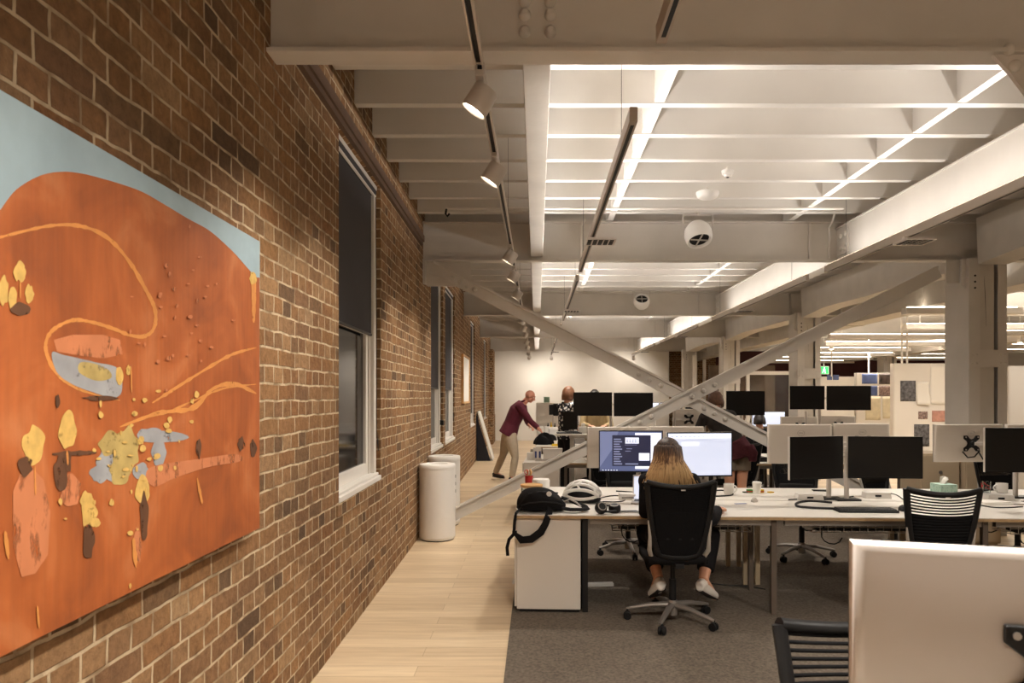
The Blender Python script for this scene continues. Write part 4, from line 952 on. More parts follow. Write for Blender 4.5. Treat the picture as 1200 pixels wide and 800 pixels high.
# phone and its cable, small boxes, laptop
p = onz(737, 600, ZT); t = thing('mobile_phone', 'dark phone lying flat beside the headphones', 'phone', (p.x, p.y, ZT), R(12))
q = MB(); q.bx(-.075, .075, -.037, .037, 0, .008); q.build('body', SILVER, t, bevel=.003)
q = MB(); q.bx(-.068, .068, -.033, .033, .008, .0086); q.build('screen', SCREENOFF, t)
p = onz(735, 585, ZT); t = thing('docking_station', 'white docking box on the desk left of the woman', 'dock', (p.x, p.y, ZT), R(-2))
q = MB(); q.bx(-.07, .07, -.05, .05, 0, .055); q.build('body', WHITEPL, t, bevel=.006)
q = MB(); q.bx(-.05, .05, -.052, -.0495, .015, .028); q.build('port_strip', GREYM, t)
def cable(pts, r, label, mtl=CABLE):
    q = MB(); V_ = [V((p.x, p.y, ZT+r+.0005)) if len(p) == 3 else p for p in pts]
    sp = []
    n = len(V_)
    for i in range(n-1):
        p0, p1, p2, p3 = V_[max(0, i-1)], V_[i], V_[i+1], V_[min(n-1, i+2)]
        for j in range(6):
            s = j/6; sp.append(.5*((2*p1)+(p2-p0)*s+(2*p0-5*p1+4*p2-p3)*s*s+(3*p1-p0-3*p2+p3)*s**3))
    sp.append(V_[-1]); q.tube(sp, r, 7); return tag(q.build('cable', mtl, smooth=True), label, 'cable')
cable([onz(x, y, ZT) for x, y in ((722, 576), (738, 577), (760, 579), (790, 577), (812, 572))], .006, 'dark cable running behind the docking box left of the woman')
cable([onz(x, y, ZT) for x, y in ((702, 584), (720, 581), (734, 583), (728, 588), (706, 588))], .004, 'thin dark cable loop between helmet and docking box')
cable([onz(x, y, ZT) for x, y in ((822, 577), (845, 575), (858, 578), (856, 581), (838, 582), (824, 582))], .006, 'thick black cable curled on the desk by the white mug')
cable([onz(x, y, ZT) for x, y in ((975, 590), (950, 588), (935, 590), (934, 594), (950, 596), (976, 597))], .009, 'thick black cable looping round left of the keyboard')
cable([onz(x, y, ZT) for x, y in ((1012, 576), (1030, 577), (1050, 580), (1062, 590), (1054, 594))], .004, 'thin dark cable curving behind the white power box to the mouse')
cable([onz(x, y, ZT) for x, y in ((924, 586), (950, 585), (980, 585), (1000, 582))], .005, 'dark cable lying straight behind the first white dock')
cable([onz(x, y, ZT) for x, y in ((1145, 592), (1165, 595), (1185, 595), (1199, 594))], .005, 'dark cable at the far right in front of the papers')
p = onz(750, 590, ZT); t = thing('laptop', 'open laptop half hidden by the woman and her chair', 'laptop', (p.x+.1, p.y+.04, ZT), R(-12))
q = MB(); q.bx(-.16, .16, -.11, .11, 0, .014); q.build('base', SILVER, t, bevel=.003)
q = MB(); q.box((0, .135, .105), (.32, .008, .21), (R(-14), 0, 0)); ls = q.build('lid', SILVER, t, bevel=.002)
q = MB(); q.box((0, .128, .105), (.3, .002, .185), (R(-14), 0, 0)); q.build('lit_screen', mat('screen_white', (1, 1, 1)), ls)
q = MB(); q.bx(-.14, .14, -.02, .09, .014, .0155); q.build('keys', BLACK, t)
# mugs and cups
def mug(p, h, r, label, hd=0, name='mug'):
    t = thing(name, label, 'mug', (p.x, p.y, ZT), R(hd))
    q = MB(); q.lathe([(0, 0), (r*.8, 0), (r*.92, .008), (r, h*.5), (r, h), (r*.92, h), (r*.9, h*.5), (r*.75, .01), (0, .01)], seg=26); q.build('cup', WHITEPL, t, smooth=True)
    q = MB(); q.tube([(r*.95+.028*math.cos(a), 0, h*.52+h*.3*math.sin(a)) for a in [R(-90+18*k) for k in range(11)]], .006, 8); q.build('handle', WHITEPL, t, smooth=True); return t
mug(onz(854, 579, ZT), .095, .045, 'white mug on the far desk right of the pale screen', 0)
mug(onz(1174, 577, ZT), .085, .048, 'white cup at the far right beside the glass', 180)
p = onz(887, 578, ZT); t = thing('paper_cup', 'white takeaway cup on the desk left of the dark monitors', 'cup', (p.x, p.y, ZT))
q = MB(); q.lathe([(0, 0), (.03, 0), (.04, .09), (.036, .09), (.028, .006), (0, .006)], seg=22); q.build('cup', PAPER, t, smooth=True)
q = MB(); q.lathe([(.0415, .09), (.042, .096), (.038, .104), (.034, .1), (0, .1)], seg=22); q.build('lid', WHITEPL, t, smooth=True)
MC = [mat('sticky_green', (90, 150, 80), .7), mat('sticky_red', (190, 50, 40), .7), YELLOW, mat('sticky_dark', (60, 70, 60), .7)]
for i, (dx, c) in enumerate(((-.085, 3), (-.05, 0), (.05, 2), (.14, 2))):
    q = MB(); q.bx(-.022, .022, -.02, .02, 0, .03 if i in (1, 2) else .01); q.mi = 1; q.bx(-.0222, .0222, -.0202, .0202, .008, .017 if i in (1, 2) else .009)
    tag(q.build('sticky_notes', [MC[c], MC[1]], loc=(p.x+dx, p.y+.05, ZT), rz=R(8*i)), ['dark sticky note pad left of the takeaway cup', 'green and red sticky note pad just behind the takeaway cup', 'yellow sticky note pad right of the takeaway cup', 'thin yellow note pad further right of the takeaway cup'][i], 'sticky notes')
# keyboard, mouse, docks, bases
p = onz(1014, 599, ZT); t = thing('keyboard', 'black keyboard on the desk in front of the dark monitors', 'keyboard', (p.x, p.y, ZT), R(-3))
q = MB(); q.bx(-.22, .22, -.07, .07, 0, .018); q.build('case', BLACK, t, bevel=.004)
q = MB()
for i in range(20):
    for j in range(5): q.bx(-.21+i*.021, -.193+i*.021, -.06+j*.024, -.041+j*.024, .018, .025)
q.build('keys', BLACKM, t)
p = onz(1058, 598, ZT); t = thing('computer_mouse', 'black mouse right of the keyboard', 'mouse', (p.x, p.y, ZT), R(-20))
q = MB(); q.lathe([(0, .036), (.02, .034), (.03, .022), (.033, 0), (0, 0)], seg=18); o = q.build('body', BLACK, t, smooth=True); o.scale = (1, 1.7, 1)
q = MB(); q.cyl((-.004, .03, .034), (.004, .03, .034), .008, seg=10); q.build('wheel', GREYM, t)
p = onz(822, 594, ZT); 
for px_, py_, lab in ((948, 585, 'white docking box left of the monitor pole, behind the cable loop'), (1027, 583, 'white power box right of the monitor pole with plugged cables'), (1170, 586, 'white docking box at the far right under the dark monitor')):
    p = onz(px_, py_, ZT); t = thing('docking_station', lab, 'dock', (p.x, p.y, ZT), R(-4))
    q = MB(); q.prism([(-.11, -.05, 0), (.11, -.05, 0), (.1, -.045, .05), (-.1, -.045, .05)], (0, .1, 0)); q.build('body', WHITEPL, t, bevel=.005)
    q = MB(); q.bx(-.03, .02, -.053, -.047, .015, .03); q.build('port_strip', BLACK, t)
p = onz(1138, 593, ZT)
for i, (px_, py_, lab, sz, rz_) in enumerate(((1160, 590, 'white papers stacked by the docking box at the far right', (.26, .18, .012), 5), (1187, 590, 'thin grey notebook at the far right edge of the desk', (.2, .14, .012), -6), (868, 590, 'small paper slip on the desk right of the white mug', (.1, .03, .002), 10), (884, 588, 'small clear tape dispenser on the desk below the takeaway cup', (.05, .03, .02), 20), (961, 575, 'dark phone lying flat left of the monitor pole', (.13, .07, .01), -10))):
    p = onz(px_, py_, ZT); q = MB(); q.box((0, 0, sz[2]/2), sz)
    if i == 0: q.box((.01, .01, sz[2]*1.4), (sz[0]*.9, sz[1]*.9, sz[2]*.8), (0, 0, .1))
    if i in (3,): q.cyl((0, -.012, sz[2]), (0, .012, sz[2]), .018, seg=14)
    tag(q.build(['paper_stack', 'notebook', 'paper_slip', 'tape_dispenser', 'mobile_phone'][i], [PAPER, SILVER, mat('blue_paper', (120, 130, 170), .7), SILVER, BLACK][i], loc=(p.x, p.y, ZT), rz=R(rz_), bevel=.002), lab, ['paper', 'notebook', 'paper', 'tape', 'phone'][i])
# tissue box with pattern
def tissue(p, z, label, mt, mt2, s=.12, rz=0):
    t = thing('tissue_box', label, 'tissue box', (p.x, p.y, z), rz)
    q = MB(); q.bx(-s/2, s/2, -s/2, s/2, 0, s*.72); q.build('box', mt, t, bevel=.002)
    q = MB(); q.prism([(-.03, 0, s*.72), (.03, .005, s*.72), (.038, -.005, s*1.08), (.01, .008, s*1.14), (-.024, .0, s*1.12)], (0, .012, 0)); q.tube([(-.02, -.01, s*.72), (0, -.012, s*.95), (.02, -.01, s*1.05)], [(.02, .004)]*3, 8); q.build('tissue', PAPER, t)
    if mt2:
        q = MB(); rnd = random.Random(3)
        for i in range(46):
            x = rnd.uniform(-s*.46, s*.46); zz = rnd.uniform(.005, s*.66); q.box((x, -s/2-.0006, zz), (.0035, .001, .012), (0, rnd.uniform(-1.2, 1.2), 0)); q.box((-s/2-.0006, x, zz), (.001, .0035, .012), (rnd.uniform(-1, 1), 0, 0))
        q.build('leaf_pattern', mt2, t)
    return t
tissue(onz(1106, 581, ZT), ZT, 'mint patterned tissue box behind the empty mesh chair', mat('mint_card', (176, 204, 190), .7), mat('sage_print', (120, 168, 150), .7), .15, R(3))
p = onz(1156, 578, ZT); t = thing('drinking_glass', 'clear glass with red floral print beside the white cup at right', 'glass', (p.x, p.y, ZT))
q = MB(); q.lathe([(0, 0), (.032, 0), (.036, .11), (.033, .11), (.029, .008), (0, .008)], seg=22); q.build('glass', GLASS, t, smooth=True)
q = MB(); rnd = random.Random(8)
for i in range(16):
    a = rnd.uniform(0, 6.28); z = rnd.uniform(.025, .09); q.ell((.0352*math.cos(a), .0352*math.sin(a), z), (.006, .006, .007), u=8, v=6)
q.build('print', RED, t)
q = MB(); q.tube([onz(x, y, ZT)+V((0, 0, .012)) for x, y in ((1118, 581), (1130, 578), (1150, 576), (1172, 573))], [(.02, .012)]*4, 8, up=(0, 0, 1)); tag(q.build('cable_sleeve', BLACK), 'long black cable sleeve lying behind the tissue box', 'cable')
# floor cable and white cable cover
q = MB(); q.tube([onz(x, y, .006)+V((0, 0, .006)) for x, y in ((830, 684), (850, 686), (880, 688), (897, 691))], .005, 6); tag(q.build('cable', CABLE), 'black cable lying on the carpet right of the woman', 'cable')
q = MB(); q.box((0, 0, .012), (.24, .06, .024)); q.tube([(-.12, 0, .01), (-.2, -.03, .008), (-.28, -.04, .008)], .006, 6); p = onz(702, 686, .006)
tag(q.build('power_strip', WHITEPL, loc=p, rz=R(5), bevel=.006), 'white power strip lying on the carpet beside the storage cabinet', 'power strip')
# ================================================================ BEHIND THE FRONT BANK
# --- bank 2
cabinet(Dk(B2, 0, .0), .47, 1.3, .73, 'white storage cabinet past the brace, carrying picture frames and boxes')
desk(B2, .5, 0, 1.5, 'white desk of the second bank, under the high pair of monitors', tray=False)
desk(B2, 2.0, 0, 1.5, 'white desk of the second bank, right of the standing person', tray=False)
desk(B2, 3.5, 0, 1.4, 'white desk of the second bank, near the second column', tray=False)
desk(B2, 2.0, .79, 1.5, 'rear white desk of the second bank, in the middle', tray=False)
desk(B2, 3.5, .79, 1.4, 'rear white desk of the second bank, by the second column', tray=False)
def sitstand(loc, wd, z, label):
    t = thing('standing_desk', label, 'desk', loc, DT)
    q = MB(); q.bx(0, wd, 0, .75, z-.025, z); q.build('tabletop', DESKW, t, bevel=.003)
    for xx in (.2, wd-.28):
        q = MB(); q.bx(xx, xx+.08, .33, .39, .03, .7); q.bx(xx+.01, xx+.07, .34, .38, .7, z-.025); q.bx(xx, xx+.08, .04, .7, .006, .035); q.build('leg', WHITE, t, bevel=.004)
    q = MB(); q.bx(.2, wd-.2, .34, .38, z-.08, z-.025); q.build('crossbar', WHITE, t)
sitstand(Dk(B2, .4, .79), 1.55, 1.06, 'raised white standing desk left of the high pair of monitors')
m1 = mon_px(672, 717, 459.5, 487, 9.75, R(-3), 'high black monitor of the pair above the raised desk, left one')
m2 = mon_px(719, 765, 460, 487.5, 9.75, R(3), 'high black monitor of the pair above the raised desk, right one')
arm(V((1.08, 9.95, 1.06)), [m1, m2], 'twin monitor arm on the raised white desk', 1.5)
m3 = mon_px(850, 896, 458, 486.5, 9.4, R(4), 'high black monitor alone, right of the brace crossing')
arm(Dk(B2, 3.0, .7, DZ), [m3], 'tall monitor arm right of the brace crossing', 1.5)
m4 = mon_px(924, 966, 452, 479.5, 9.35, R(5), 'high black monitor before the second column, left of its pair')
m5 = mon_px(969, 1019, 452, 480.5, 9.3, R(-4), 'high black monitor before the pinboards, right of its pair')
arm(Dk(B2, 4.05, .65, DZ), [m4, m5], 'twin tall monitor arm before the second column', 1.55)
m6 = mon_px(789, 824, 479, 503, 9.6, R(182), 'silver monitor back with black mount behind the brace crossing')
m7 = mon_px(915, 958, 488, 512, 10.1, R(180), 'low silver monitor back below the high pair at right, left one')
m8 = mon_px(961, 1002, 487, 511, 10.1, R(180), 'low silver monitor back below the high pair at right, right one')
m10 = mon_px(803, 821, 477, 487, 11.9, R(0), 'small dark monitor just under the brace crossing')
arm(Dk(B2, 2.05, .6, DZ), [m6], 'monitor arm behind the brace crossing', 1.4)
arm(Dk(B2, 4.05, 1.18, DZ), [m7, m8], 'monitor arm carrying the low silver backs at right', 1.35)
# things on the raised desk and the white cabinet
tissue(P(683, 506, 9.95), 1.0605, 'white tissue box on the raised standing desk', WHITEPL, None, .13)
mm = mon_px(660, 677, 482, 503, 10.25, R(-10), 'small dark monitor standing at the left end of the raised desk')
arm(V((.52, 10.3, 1.06)), [mm], 'little stand of the small dark monitor', 1.32)
q = MB(); q.bx(-.18, .18, -.12, .12, 0, .014); q.bx(-.05, .15, -.1, .05, .014, .02); p = P(665, 508, 9.8); tag(q.build('laptop', BLACK, loc=(p.x+.03, p.y+.15, 1.0605)), 'closed dark laptop on the raised standing desk', 'laptop')
PHB = mat('blue_print', (60, 74, 130), .6, var=.4, scale=40); PHD = mat('dark_print', (96, 84, 76), .7, var=.6, scale=22)
def box_on(c, sz, label, mt, name='storage_box', rz=0, cat='box', lid=None):
    t = thing(name, label, cat, c, rz)
    q = MB(); q.bx(-sz[0]/2, sz[0]/2, -sz[1]/2, sz[1]/2, 0, sz[2]); q.build('body', mt, t, bevel=.003)
    if lid: q = MB(); q.bx(-sz[0]/2-.004, sz[0]/2+.004, -sz[1]/2-.004, sz[1]/2+.004, sz[2]*.8, sz[2]+.004); q.build('lid', lid, t)
    return t
p = onz(627, 539, .7305)
fr = box_on((p.x+.03, p.y+.02, .7305), (.11, .02, .17), 'white picture stand with two blue pictures on the white cabinet', WHITE, 'picture_frame', R(-3), 'picture')
for dx in (-.02, .035):
    q = MB(); q.bx(dx-.012, dx+.012, -.0125, -.0105, .03, .12); q.build('picture', PHB, fr)
box_on((p.x-.06, p.y+.08, .7305), (.1, .08, .1), 'small white box left of the picture stand', PAPER)
box_on((p.x+.24, p.y+.08, .7305), (.26, .1, .15), 'white cardboard box right of the picture stand', PAPER, lid=WHITE)
q = MB(); q.bx(-.2, .2, -.1, .1, 0, .012); q.bx(-.19, .19, -.095, -.085, .012, .03); q.bx(.19, .2, -.1, .1, .012, .06); tag(q.build('document_tray', SILVER, loc=(p.x+.2, p.y-.06, .7305)), 'silver document tray in front of the white cardboard box', 'tray')
# --- bank 3 with the black bag
desk(B3, 0, 0, 1.6, 'white desk of the third bank that the bending man reaches over', tray=False)
desk(B3, 1.6, 0, 1.6, 'white desk of the third bank behind the patterned blouse woman', tray=False)
desk(B3, 3.2, 0, 1.5, 'white desk of the third bank near the second column', tray=False)
desk(B3, 0, .79, 1.6, 'rear white desk of the third bank beside the bending man', tray=False)
desk(B3, 1.6, .79, 1.6, 'rear white desk of the third bank, in the middle', tray=False)
p = V((.14, 12.3, ZT)); t = thing('cloth_bag', 'slumped black bag on the desk under the bending man\'s hand', 'bag', p)
q = MB(); rnd = random.Random(2)
def bagf(u, v):
    a = 2*math.pi*u; e = v*math.pi/2; k = 1+.12*math.sin(3*a+1)+.08*math.sin(7*a)
    return (.2*math.cos(a)*math.cos(e)**.8*k, .13*math.sin(a)*math.cos(e)*k, .002+.17*math.sin(e)**.8*(1+.22*math.sin(3*a+2*e)+.1*math.sin(8*a)))
q.grid(bagf, 28, 10); q.build('body', BLACKFAB, t, smooth='all')
q = MB(); q.tube([(-.12, 0, .1), (-.1, 0, .17), (-.02, .0, .2), (.06, 0, .16)], [(.016, .005)]*4, 8); q.build('handle', BLACKFAB, t)
q = MB(); q.prism([(-.16, -.1, 0), (.16, -.1, 0), (.16, .1, 0), (-.16, .1, 0)], (0, 0, .01)); q.bx(-.16, .16, -.1, -.08, .01, .04); tag(q.build('folder', YELLOW, loc=(.42, 11.98, ZT), rz=R(6)), 'yellow folder on the desk right of the black bag', 'folder')
rnd = random.Random(12)
clut = [('paper_stack', 'stacked white papers on the desk left of the black bag', (.1, 12.66), (.2, .2, .1), PAPER), ('paper_stack', 'second stack of papers behind the black bag', (.3, 12.4), (.25, .3, .07), PAPER),
        ('storage_box', 'white carton on the far desk behind the bending man\'s arm', (.32, 12.85), (.18, .2, .26), WHITEPL), ('storage_box', 'grey carton on the desk right of the yellow folder', (.75, 12.3), (.25, .2, .12), GREYM), ('paper_stack', 'loose sheets by the yellow folder', (.62, 12.1), (.3, .2, .02), PAPER)]
for n_, lab, (x, y), sz, mt in clut: box_on((x, y, ZT), sz, lab, mt, n_, R(rnd.uniform(-8, 8)), 'box' if 'box' in n_ else 'paper')
for (nm, lab, x, y, kind, sz, mt) in (
    ('pen_pot', 'black pen pot beside the grey carton on the third bank', 1.0, 12.2, 'pot', (.04, .1), BLACK), ('pen_pot', 'white pen pot by the white carton of the third bank', .48, 12.95, 'pot', (.04, .11), WHITEPL),
    ('storage_box', 'low black box at the front of the third bank', .98, 11.95, 'box', (.2, .14, .07), BLACK), ('storage_box', 'small brown carton at the aisle end of the third bank', .1, 12.95, 'box', (.14, .12, .1), WOODL),
    ('paper_stack', 'tall paper stack on the third bank right of the grey carton', 1.3, 12.3, 'box', (.22, .3, .16), PAPER), ('storage_box', 'tall white magazine file at the aisle end of the third bank', .08, 13.15, 'box', (.1, .24, .28), WHITEPL),
    ('storage_box', 'second white magazine file at the aisle end of the third bank', .2, 13.17, 'box', (.1, .24, .28), WHITEPL), ('paper_stack', 'flat sheets on the second bank under the raised desk', .8, 9.2, 'box', (.3, .22, .02), PAPER),
    ('storage_box', 'black tray on the second bank right of the standing person', 2.9, 9.15, 'box', (.3, .22, .06), BLACK), ('storage_box', 'grey box on the second bank before the lone high monitor', 2.75, 9.5, 'box', (.22, .2, .16), GREYM),
    ('paper_stack', 'white paper stack on the second bank near the second column', 3.9, 9.1, 'box', (.25, .3, .08), PAPER), ('storage_box', 'white carton on the fourth bank, rightmost', 1.4, 16.5, 'box', (.3, .25, .2), WHITEPL)):
    if kind == 'pot':
        t = thing(nm, lab, 'pot', (x, y, ZT)); q = MB(); q.lathe([(0, 0), (sz[0], 0), (sz[0], sz[1]), (sz[0]-.005, sz[1]), (sz[0]-.006, .008), (0, .008)], seg=16); q.build('pot', mt, t, smooth=True)
        for k in range(4):
            q = MB(); q.cyl((.012*math.cos(k*1.6), .012*math.sin(k*1.6), .01), (.03*math.cos(k*1.6), .03*math.sin(k*1.6), sz[1]+.05), .004, seg=6); q.build('pen', [RED, BLACK, YELLOW, PHB][k], t)
    else: box_on((x, y, ZT), sz, lab, mt, nm, R(rnd.uniform(-8, 8)), 'box' if 'box' in nm else 'paper')
# --- bank 4 and clutter against the end wall
desk(B4, .2, 0, 1.6, 'white desk of the fourth bank left of the patterned blouse woman', tray=False)
desk(B4, .2, .79, 1.6, 'rear white desk of the fourth bank near the end wall', tray=False)
desk(B4, 1.8, 0, 1.6, 'right hand desk of the fourth bank', tray=False)
cabinet((-.0, 18.9, 0), .8, .5, 1.42, 'grey cupboard near the end wall behind the bending man', 0)
t = box_on((.28, 19.1, 1.4205), (.16, .16, .16), 'small green box on top of the far grey cupboard', mat('sage_box', (140, 170, 150), .6))
m11 = mon_px(643, 651, 474, 486, 16.9, R(20), 'dark far monitor left of the patterned blouse woman, first'); m12 = mon_px(649, 657, 473, 487, 16.8, R(-30), 'dark far monitor left of the patterned blouse woman, second')
arm(V((.42, 17.2, ZT)), [m11, m12], 'far monitor arm left of the patterned blouse woman', 1.3)
for i, (x, y, sz, mt, lab) in enumerate(((.35, 16.5, (.3, .3, .12), PAPER, 'white paper pile on the fourth bank'), (.62, 16.6, (.12, .12, .2), WHITEPL, 'white pot on the fourth bank'), (.9, 16.45, (.3, .2, .1), WHITE, 'flat white carton on the fourth bank'), (.28, 16.95, (.05, .05, .2), BLACK, 'dark bottle on the fourth bank, left'), (.36, 16.97, (.05, .05, .22), YELLOW, 'yellow bottle on the fourth bank'), (.45, 16.95, (.05, .05, .2), BLACK, 'dark bottle on the fourth bank, right'))):
    if sz[0] < .06:
        q = MB(); q.lathe([(0, 0), (.025, 0), (.026, sz[2]*.6), (.012, sz[2]*.8), (.012, sz[2]), (0, sz[2])], seg=14); tag(q.build('bottle', mt, smooth=True, loc=(x, y, ZT)), lab, 'bottle')
    else: box_on((x, y, ZT), sz, lab, mt)
# lit screens far away
m13 = mon_px(880, 920, 482, 500, 11.95, R(4), 'bright lit screen far away, right of the lone high monitor', screen='white')
arm(Dk(B3, 3.85, .35, DZ), [m13], 'stand of the far bright screen', 1.2)
m14 = mon_px(762, 772, 471.5, 478, 16.7, R(0), 'tiny lit screen far away left of the brace crossing, first', screen='white'); m15 = mon_px(773, 783, 471.5, 478, 16.7, R(0), 'tiny lit screen far away left of the brace crossing, second', screen='white')
arm(V((2.9, 16.75, ZT)), [m14, m15], 'stand of the tiny far lit screens', 1.35)

# --- glass meeting room behind the third bay
t = thing('glass_partition', 'white framed glass partition of the meeting room between columns', 'partition', (5.9, 19.2, 0))
q = MB(); q.bx(0, .09, 0, .08, 0, 2.3); q.bx(1.55, 1.66, 0, .08, 0, 2.3); q.bx(.09, 1.55, 0, .08, 2.2, 2.3); q.bx(.09, 1.55, 0, .08, 0, .1); q.build('frame', WHITE, t)
q = MB(); q.bx(.09, 1.55, .035, .042, .1, 2.2); q.build('pane', GLASS, t)
q = MB(); q.bx(5.6, 7.75, 22.2, 22.3, 0, 2.6); tag(q.build('screen_wall', mat('brown_panel', (104, 84, 66), .7, var=.3, scale=2.5)), 'brown panelled screen at the back of the meeting room', 'screen')
q = MB(); q.bx(5.95, 7.6, 20.3, 21.3, .68, .72); mt_ = tag(q.build('meeting_table', WOODL), 'wooden table in the meeting room with a white model on it', 'table')
for (x, y) in ((6.05, 20.4), (7.5, 20.4), (6.05, 21.2), (7.5, 21.2)):
    s = MB(); s.bx(x-.03, x+.03, y-.03, y+.03, 0, .68); s.build('leg', WOODL, mt_)
q = MB(); rnd = random.Random(6)
for i in range(60):
    x = rnd.uniform(-.55, .55); hh = (.5*math.exp(-((x+.3)/.2)**2)+.12)*rnd.uniform(.5, 1); q.box((x, rnd.uniform(-.15, .15), hh/2+.01), (.012, .012, hh), (rnd.uniform(-.3, .3), rnd.uniform(-.5, .5), 0))
q.bx(-.6, .6, -.2, .2, 0, .012)
tag(q.build('architectural_model', WHITEPL, loc=(6.85, 20.7, .7205)), 'white spiky architectural model on the meeting table', 'model')
# white door like opening frame between columns 3 and 4
q = MB(); q.bx(4.95, 5.05, 21.6, 21.68, 0, 2.9); q.bx(5.9, 6.0, 24.2, 24.28, 0, 2.9)
tag(q.build('door_frame', WHITE), 'thin white frame post between the far columns', 'frame')

# --- pinboards with papers, in the room at right
def pinboard(x0, x1, y, z1, label, castors=True, rz=0):
    t = thing('pinboard', label, 'pinboard', ((x0+x1)/2, y, 0), rz)
    w_ = x1-x0; q = MB(); q.bx(-w_/2, w_/2, 0, .09, .12, z1); q.build('panel', PLASTER, t, bevel=.004)
    q = MB(); q.bx(-w_/2-.03, -w_/2, -.02, .11, .12, z1); q.build('side_rail', CABW, t)
    for sx in (-1, 1):
        q = MB(); q.bx(sx*(w_/2-.15)-.03, sx*(w_/2-.15)+.03, -.2, .3, .07, .12); q.build('foot', SILVER, t)
        for yy in (-.17, .27):
            q = MB(); q.cyl((sx*(w_/2-.15)-.015, yy, .035), (sx*(w_/2-.15)+.015, yy, .035), .035, seg=14); q.build('caster', BLACK, t)
    return t
def pin(board, x0, x1, z0, z1, mt, name, label=None, sag=0):
    # a sheet pinned to the board, curling a little off it
    q = MB(); n = 8
    q.grid(lambda u, v: (x0+(x1-x0)*u, -.004 - sag*(1-v)**2*(.4+.6*u), z0+(z1-z0)*v), n, n); o = q.build(name, mt, None, smooth='all')
    o.location = board.location; sd = o.modifiers.new('thick', 'SOLIDIFY'); sd.thickness = .002
    return tag(o, label, 'poster' if name == 'photo_print' else 'paper')
AER = mat('aerial_print', (92, 90, 92), .6, var=.75, scale=14); SKYP = mat('sky_print', (88, 104, 150), .6, var=.35, scale=3); DKP = mat('scene_print', (84, 72, 66), .6, var=.8, scale=9); PLAN = mat('plan_print', (214, 202, 172), .7, var=.1, scale=7); ROSE = mat('rose_print', (186, 138, 122), .7, var=.2, scale=12); MUL = mat('mosaic_print', (140, 118, 110), .7, var=.7, scale=26)
bA = pinboard(7.85, 9.05, 15, 2.32, 'tall white pinboard on castors left of the near column')
def bpx(px, py, d): p = P(px, py, d); return p
def pinpx(board, d, x0, x1, y0, y1, mt, name, label, sag=0):
    a = P(x0, y1, d); b = P(x1, y0, d); return pin(board, a.x-board.location.x, b.x-board.location.x, a.z, b.z, mt, name, label, sag)
pinpx(bA, 15, 1055, 1073, 446, 470, AER, 'photo_print', 'dark aerial photo pinned at the upper left of the tall pinboard')
pinpx(bA, 14.99, 1074, 1089, 447, 474, PAPER, 'paper_sheet', 'curling white sheet pinned beside the aerial photo', .1)
pinpx(bA, 14.97, 1076, 1085, 458, 464, MUL, 'photo_print', 'tiny brown print on the curling white sheet')
pinpx(bA, 15, 1090, 1108, 426, 474, PAPER, 'drawing_sheet', 'tall white drawing sheet pinned at the right of the pinboard', .02)
pinpx(bA, 14.97, 1094, 1108, 456, 465, MUL, 'photo_print', 'wide brown print on the tall white drawing sheet')
pinpx(bA, 15, 1076, 1087, 482, 491, MUL, 'photo_print', 'small mosaic print at mid height of the tall pinboard')
pinpx(bA, 15, 1092, 1108, 481, 494, ROSE, 'photo_print', 'rose coloured map print at mid height beside the column')
pinpx(bA, 15, 1071, 1089, 497, 523, AER, 'photo_print', 'dark pointed aerial print low on the tall pinboard')
bB = pinboard(9.38, 11.6, 20, 2.28, 'wide pinboard with landscape photos, left of the tall pinboard')
pinpx(bB, 20, 1010, 1028, 438, 449.5, SKYP, 'photo_print', 'landscape photo with blue sky, top left of the wide pinboard'); pinpx(bB, 20, 1030, 1048, 438, 450, DKP, 'photo_print', 'photo of a dark tower shape, top right of the wide pinboard')
pinpx(bB, 20, 1018, 1028, 452, 463.5, SKYP, 'photo_print', 'small seaside photo in the second row of the wide pinboard'); pinpx(bB, 20, 1030, 1048, 452, 464, MUL, 'photo_print', 'photo of a crowd in the second row of the wide pinboard')
pinpx(bB, 20, 1014, 1032, 464.5, 492, PLAN, 'drawing_sheet', 'pale yellow plan drawing, lower left of the wide pinboard'); pinpx(bB, 20, 1034, 1048, 464.5, 490, PLAN, 'drawing_sheet', 'pale yellow plan drawing, lower right of the wide pinboard', .05)
bC = pinboard(7.55, 8.93, 19.2, 2.15, 'pinboard behind the second column and the high black monitors')
pinpx(bC, 19.2, 969, 975, 439, 445, SKYP, 'photo_print', 'little blue photo at the top of the farther pinboard, left'); pinpx(bC, 19.2, 976, 983, 439, 445, SKYP, 'photo_print', 'little blue photo at the top of the farther pinboard, right')
bD = pinboard(7.2, 9.2, 10.4, 2.06, 'white pinboard at the right edge, behind the near column')
for (x, y, zt) in ((8.25, 19.1, 2.15), (9.75, 20.05, 2.28), (8.05, 15.05, 2.32), (8.15, 15.02, 2.32)):
    q = MB(); q.cyl((x, y, zt), (x, y, 3.66), .022, seg=8); tag(q.build('support_pole', WHITE), 'white pole from the pinboard up to the ceiling at %s' % {8.25: 'the far left', 9.75: 'the wide photo board', 8.05: 'the tall board corner', 8.15: 'the tall board, thinner second one'}[x], 'pole')
